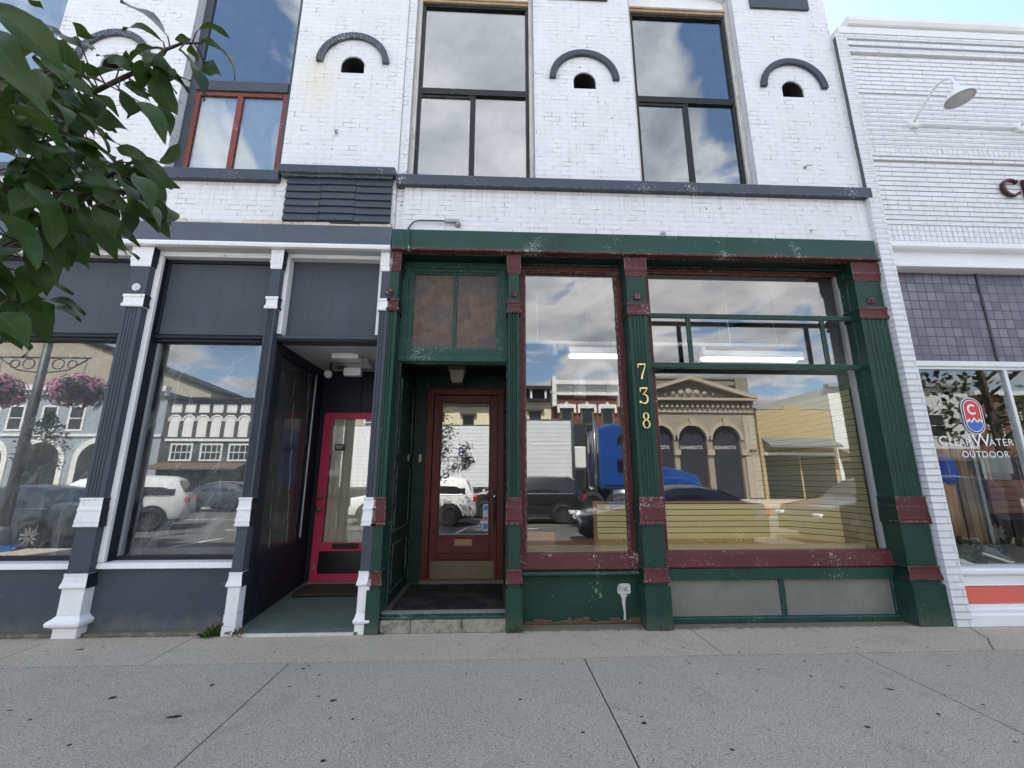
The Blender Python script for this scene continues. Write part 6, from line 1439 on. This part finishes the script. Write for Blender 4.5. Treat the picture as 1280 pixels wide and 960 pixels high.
# 4 stone fronted and cream blocks
m = fbrick('weathered_pink_stone', (.42, .34, .28), (.38, .3, .25), (.3, .26, .22)); t = far_house('pale stone block with pilasters beside the charcoal block, mirrored', -16.85, -8, 8.3, m)
b = MB(); fbox(-16.85, -8.0, -10, 0, 0, 8.0, b); b.build('wall', m, t); b = MB(); fbox(-16.9, -7.95, -.1, .45, 8.0, 8.4, b)
for x in (-16.8, -12.6, -8.4): fbox(x, x + .4, .001, .12, .1, 7.99, b)
b.build('cornice', m, t)
for x in (-15.8, -14.2, -11.8, -10.0): fwin(t, x, x + 1.0, 4.6, 6.7, FW, .1)
shop_band(t, -16.7, -8.1, 3.0, BLACK)
m = plain('cream_render', (.64, .58, .40), .8); t = far_house('cream block with dark bracketed cornice, mirrored left of the red brick block', -7.9, 4.15, 8.0, m)
b = MB(); fbox(-7.95, 4.15, -10, 0, 0, 6.9, b); b.build('wall', m, t)
b = MB(); fbox(-8.0, 4.15, -.2, .55, 7.75, 8.0, b); fbox(-7.95, 4.1, -.1, .35, 6.9, 7.1, b); fbox(-7.95, 4.1, -.2, .1, 7.1, 7.75, b)
x = -7.9
while x < 4: fbox(x, x + .14, .101, .4, 7.1, 7.75, b, 1); x += 1.05
b.build('cornice', [BLACK, FW], t)
for x in (-6.9, -4.9, -2.4, -.2, 2.55): 
    fwin(t, x, x + .85, 4.4, 6.15, plain('brown_trim', (.06, .05, .04), .6), .07); b = MB(); fbox(x - .2, x + 1.05, .001, .22, 6.2, 6.36, b); b.build('window_hood', plain('brown_trim', (.06, .05, .04), .6), t)
shop_band(t, -7.8, 4.0, 3.2, BLACK)
# 5 red brick with white cornice
m = fbrick('dark_red_brick', (.17, .055, .04), (.13, .045, .035), (.14, .08, .06)); t = far_house('red brick block with white cornice and white window hoods, mirrored', 4.2, 9.35, 8.5, m)
b = MB(); fbox(4.2, 9.35, -10, 0, 0, 7.6, b); b.build('wall', m, t)
b = MB(); fbox(4.2, 9.35, -.1, .5, 8.15, 8.45, b); fbox(4.45, 9.1, .0, .32, 7.92, 8.149, b); fbox(4.45, 9.1, -.1, .12, 7.62, 7.919, b); fbox(4.4, 9.15, -.1, .25, 7.4, 7.6, b)
for x in (4.2, 9.03): fbox(x, x + .3, .001, .55, 6.55, 8.7, b)
b.build('cornice', FW, t)
for x in (4.85, 6.35, 7.85):
    fwin(t, x, x + .85, 4.2, 6.4, plain('olive_trim', (.16, .15, .08), .6), .07); b = MB(); b.prism([(x - .25, 6.1), (x - .1, 6.1), (x - .08, 6.45), (x + .93, 6.45), (x + .95, 6.1), (x + 1.1, 6.1), (x + 1.1, 6.72), (x + .55, 6.76), (x + .43, 6.95), (x + .3, 6.76), (x - .25, 6.72)], 'y', YF + .001, YF + .16); b.build('window_hood', FW, t)
shop_band(t, 4.3, 9.2, 3.2, FW)
# 6 stone pediment hall
m = fbrick('grey_tan_limestone', (.36, .31, .245), (.32, .28, .22), (.22, .19, .15)); ms_ = plain('carved_limestone', (.40, .345, .27), .8); md_ = plain('sooty_limestone', (.22, .20, .165), .8)
t = far_house('old stone hall with pediment and three dark arches, mirrored in the wide window', 9.4, 19.3, 8.9, m)
ax = (11.9, 14.25, 17.05); b = MB(); AR = 1.12; zs = 4.05
arcs = [(10.1, AR)] + [(x, AR) for x in (12.45, 14.8, 17.15)]
fbox(9.42, 19.25, -10, -.4, 0, 8.3, b)
# front skin with real arched openings: piers, and spandrels above each arch
cs = [12.0, 14.45, 16.95]; hw = 1.05
edges = [9.42] + [e for c in cs for e in (c - hw, c + hw)] + [19.25]
for a, c in zip(edges[0::2], edges[1::2]): fbox(a, c, -.4, 0, 0, 6.2, b)
for c in cs:
    arc = [(c + hw * math.cos(R(a)), 4.2 + hw * math.sin(R(a))) for a in range(180, -1, -10)]
    b.prism(arc + [(c + hw, 6.2), (c - hw, 6.2)], 'y', YF - .4, YF)
b.build('wall', m, t)
d_ = MB()
for c in cs: d_.prism([(c - hw, .02), (c + hw, .02)] + [(c + hw * math.cos(R(a)), 4.2 + hw * math.sin(R(a))) for a in range(0, 181, 10)], 'y', YF - .38, YF - .25)
d_o = d_.build('arch_awning', plain('navy_awning', (.022, .024, .035), .6), t)
l_ = MB()
for c in cs: text_mb(l_, 'STORAGE', .34, (c + .80, YF - .245, 3.55), (-1, 0, 0), NZ, .004, 0, 'LEFT', 1.15)
l_.build('lettering', FW, d_o)
b = MB()
for c in cs:
    b.ring(c, 4.2, hw + .001, hw + .26, YF + .001, YF + .10, 0, 180, 18); b.prism([(c - .13, 5.2), (c + .13, 5.2), (c + .2, 5.75), (c - .2, 5.75)], 'y', YF + .002, YF + .2)
for a, c in zip(edges[0::2], edges[1::2]): fbox(max(a, c - .5) if a < 9.5 else a - .05, c + .05 if c < 19 else a + .5, .001, .14, 3.1, 3.5, b)
fbox(18.2, 19.2, .001, .16, .1, 3.0, b); fbox(18.3, 19.1, .001, .12, 3.5, 6.0, b)
b.build('arch_ring', ms_, t)
b = MB(); fbox(9.42, 19.25, -.38, .12, 6.2, 6.55, b); fbox(9.42, 19.3, -.38, .55, 7.05, 7.22, b); fbox(9.42, 19.25, -.38, .1, 6.55, 7.05, b, 1)
x = 9.5
while x < 19.1: fbox(x, x + .2, .101, .3, 6.56, 6.78, b); x += .38
b.build('entablature', [ms_, md_], t)
b = MB(); b.prism([(9.42, 7.22), (19.3, 7.22), (14.4, 8.65)], 'y', YF - .38, YF + .1, 1)
for s_, xe in ((1, 19.35), (-1, 9.42)): b.prism([(xe, 7.225), (xe - s_ * .5, 7.225), (14.4, 8.62), (14.4, 8.85), (xe, 7.42)], 'y', YF + .101, YF + .6)
for k in range(9): b.lathe([(.3 - abs(k - 4) * .045, 0), (.2 - abs(k - 4) * .03, .14), (.001, .2)], (12.0 + k * .6, YF + .1, 7.5 + .12 * (4 - abs(k - 4)) * .5), (0, 1, 0), 10, 0)
b.build('pediment', [ms_, md_], t)
b = MB(); fbox(9.42, 19.0, -.6, -.1, 8.3, 8.75, b); fbox(9.42, 19.05, -.7, .0, 8.75, 8.92, b); fbox(18.1, 19.05, -.3, .05, 7.3, 8.75, b); b.build('parapet', md_, t)
# 7 tan brick single storey, 8 white block, fillers
m = fbrick('buff_brick', (.50, .38, .20), (.44, .33, .18), (.34, .27, .17)); t = far_house('low buff brick block with grey awning strip, mirrored in the wide window', 19.4, 25.1, 6.6, m)
b = MB(); fbox(19.42, 25.1, -10, 0, 0, 6.5, b); fbox(21.6, 23.0, -.3, 0, 6.5, 6.75, b); b.build('wall', m, t); b = MB(); fbox(19.42, 21.6, -.3, .04, 6.5, 6.58, b); fbox(23, 25.1, -.3, .04, 6.5, 6.58, b); b.build('coping', ms_, t)
b = MB(); b.prism([(YF + .001, 4.35), (YF + 1.0, 3.75), (YF + 1.0, 3.6), (YF + .001, 4.2)], 'x', 19.6, 24.9); b.build('awning', plain('slate_awning', (.14, .15, .16), .7), t); b = MB(); fbox(19.6, 24.9, .001, .3, 3.1, 3.3, b); b.build('fascia', FW, t); shop_band(t, 19.6, 24.9, 3.05, BLACK)
m = plain('white_siding', (.68, .69, .68), .7); t = far_house('white sided two storey block at the right, mirrored beside the buff brick block', 25.2, 36, 8.4, m)
b = MB(); fbox(25.2, 36, -10, 0, 0, 8.2, b); b.build('wall', m, t); b = MB(); fbox(25.1, 36.1, -.2, .3, 8.2, 8.45, b); b.build('cornice', plain('grey_fascia', (.3, .3, .3), .7), t)
for x in (26.9, 29.6, 32.3): fwin(t, x, x + 1.4, 4.4, 6.2, FW, .1, .05)
b = MB(); b.prism([(YF + .001, 3.6), (YF + 1.6, 2.9), (YF + 1.6, 2.8), (YF + .001, 2.9)], 'x', 25.3, 35.9); b.build('awning', plain('brown_shingle', (.14, .10, .08), .8), t); shop_band(t, 25.4, 35.8, 2.7, BLACK)
for (x0, x1, h, c, lab) in ((36.2, 50, 7.6, (.25, .12, .09), 'reddish brick block far right across the street'), (50.2, 75, 9, (.40, .38, .33), 'large grey stone block farthest right across the street'), (-62, -36.2, 7.2, (.30, .26, .2), 'brown block farthest left across the street')):
    m = fbrick('far_brick', c, tuple(q_ * .85 for q_ in c), tuple(q_ * .7 for q_ in c)); t = far_house(lab, x0, x1, h, m)
    b = MB(); fbox(x0, x1, -10, 0, 0, h, b); b.build('wall', m, t); b = MB(); fbox(x0, x1, -.2, .35, h, h + .35, b); b.build('cornice', FW, t)
    n_ = int((x1 - x0) / 2.8)
    for i in range(n_): fwin(t, x0 + .8 + i * 2.8, x0 + 2.0 + i * 2.8, h - 3.2, h - 1.2, FW, .1)
    shop_band(t, x0 + .1, x1 - .1, 3.0, BLACK)
# street trees across the road
def street_tree(x, y, h, label, seed):
    t = thing('street_tree', (x, y, 0), label, 'tree', 'street trees mirrored in the shop glass'); r = random.Random(seed)
    b = MB(); b.tube([(x, y, -.1), (x + .03, y, h * .3), (x - .05, y, h * .6), (x, y, h * .9)], [.12, .09, .06, .02], 10)
    for i in range(9): a = r.uniform(0, 6.28); z = h * (.3 + .05 * i); b.tube([(x, y, z), (x + math.cos(a) * h * .16, y + math.sin(a) * h * .16, z + h * .14)], [.035, .01], 6)
    b.build('trunk', BARK, t, smooth=True); b = MB()
    for i in range(1500):
        u = r.random(); z = h * (.3 + .7 * u); rad = h * .24 * math.sin(math.pi * min(1, .15 + .85 * u)) * math.sqrt(r.random()); a = r.uniform(0, 6.28)
        c = Vector((x + rad * math.cos(a), y + rad * math.sin(a), z))
        if math.sin(c.x * 3.1 + c.z * 2.3) + math.sin(c.y * 2.7 - c.z * 3.3) < -.6: continue
        d = Vector((r.uniform(-1, 1), r.uniform(-1, 1), r.uniform(-1, 1))).normalized() * .1; s = d.orthogonal().normalized() * .05
        b.add([c - d, c + s, c + d, c - s], [(0, 1, 2, 3)])
    b.build('crown', plain('street_tree_leaf', (.035, .065, .02), .6), t)
street_tree(-25.5, -20.2, 5.2, 'leafy street tree before the blue grey block across the street', 1); street_tree(33.0, -20.2, 6.8, 'leafy street tree before the white sided block across the street', 2)
street_tree(9.9, -20.6, 2.2, 'small young tree at the far kerb before the stone hall', 3)
street_tree(11.8, -4.6, 7.5, 'tall pear tree at the near kerb, mirrored in the right hand shop window', 4)
# ------------------------------------------------------------------ sun, sky, camera
EL, AZ = 55.5, -14.0          # sun stands behind the shops, a little to the left
sv = Vector((math.sin(R(AZ)) * math.cos(R(EL)), math.cos(R(AZ)) * math.cos(R(EL)), math.sin(R(EL))))
sl = bpy.data.lights.new('sun', 'SUN'); sl.energy = 4.6; sl.angle = R(.5); sl.color = (1, .95, .87)
so = bpy.data.objects.new('sun', sl); COL.objects.link(so); so.rotation_euler = sv.to_track_quat('Z', 'Y').to_euler()
wd = bpy.data.worlds.new('World'); scene.world = wd; wd.use_nodes = True
nt = wd.node_tree; nt.nodes.clear(); t = NT(nt)
wo = t.n('OutputWorld'); bg = t.n('Background'); bg.inputs[1].default_value = .11
sky = t.n('TexSky'); sky.sky_type = 'NISHITA'; sky.sun_disc = False; sky.sun_elevation = R(EL); sky.sun_rotation = R(AZ); sky.air_density = 1.0; sky.dust_density = 1.2; sky.ozone_density = 1.4
dirv = t.n('TexCoord').outputs['Generated']; s = t.sep(dirv)
den = t.math('ADD', t.math('MAXIMUM', s[2], .0), .16)
uv = t.comb(t.math('DIVIDE', s[0], den), t.math('DIVIDE', s[1], den), 3.7)
n1 = t.noise(uv, 2.1, 10, .6, .4); n2 = t.noise(uv, 3.1, 6, .6, .2)
def blob(d, width, amp):
    d = Vector(d).normalized(); dp = t.n('VectorMath', operation='DOT_PRODUCT'); t.l(dirv, dp.inputs[0]); dp.inputs[1].default_value = d
    return t.math('MULTIPLY', t.ramp(dp.outputs['Value'], math.cos(R(width)), 1.0), amp)
cov = t.math('ADD', n1, t.math('ADD', blob((-.03, -.62, .78), 20, .22), t.math('ADD', blob((.31, -.60, .72), 8, .16), t.math('ADD', blob((.42, -.56, .71), 9, -.34), t.math('ADD', blob((.55, .5, .64), 45, -.4), t.math('ADD', blob((-.46, -.57, .69), 10, -.09), blob((.35, -.85, .39), 26, .16)))))))
mask = t.ramp(cov, .49, .57)
shade = t.ramp(t.math('ADD', t.math('MULTIPLY', n1, .6), t.math('MULTIPLY', n2, .5)), .42, .72)
ccol = t.mix(shade, (7.0, 6.8, 6.85), (2.2, 2.35, 2.65))
t.l(t.mix(mask, sky.outputs[0], ccol), bg.inputs[0]); t.l(bg.outputs[0], wo.inputs[0])
cam = bpy.data.cameras.new('camera'); co_ = bpy.data.objects.new('camera', cam); COL.objects.link(co_)
cam.sensor_width = 36; cam.lens = 528 / 1280 * 36; cam.clip_start = .03; cam.clip_end = 1500
co_.matrix_world = Matrix(((Rv.x, Uv.x, -Fv.x, CAM.x), (Rv.y, Uv.y, -Fv.y, CAM.y), (Rv.z, Uv.z, -Fv.z, CAM.z), (0, 0, 0, 1)))
scene.camera = co_
vs_ = scene.view_settings; vs_.view_transform = 'Standard'; vs_.look = 'None'; vs_.gamma = 1; vs_.use_curve_mapping = False; vs_.exposure = 1.92
scene.render.engine = 'CYCLES'; cy = scene.cycles
cy.use_denoising = True; cy.max_bounces = 10; cy.diffuse_bounces = 4; cy.glossy_bounces = 5; cy.transmission_bounces = 4; cy.transparent_max_bounces = 16
cy.caustics_reflective = False; cy.caustics_refractive = False; cy.sample_clamp_indirect = 8
try: cy.denoiser = 'OPENIMAGEDENOISE'; cy.denoising_prefilter = 'ACCURATE'
except Exception: pass
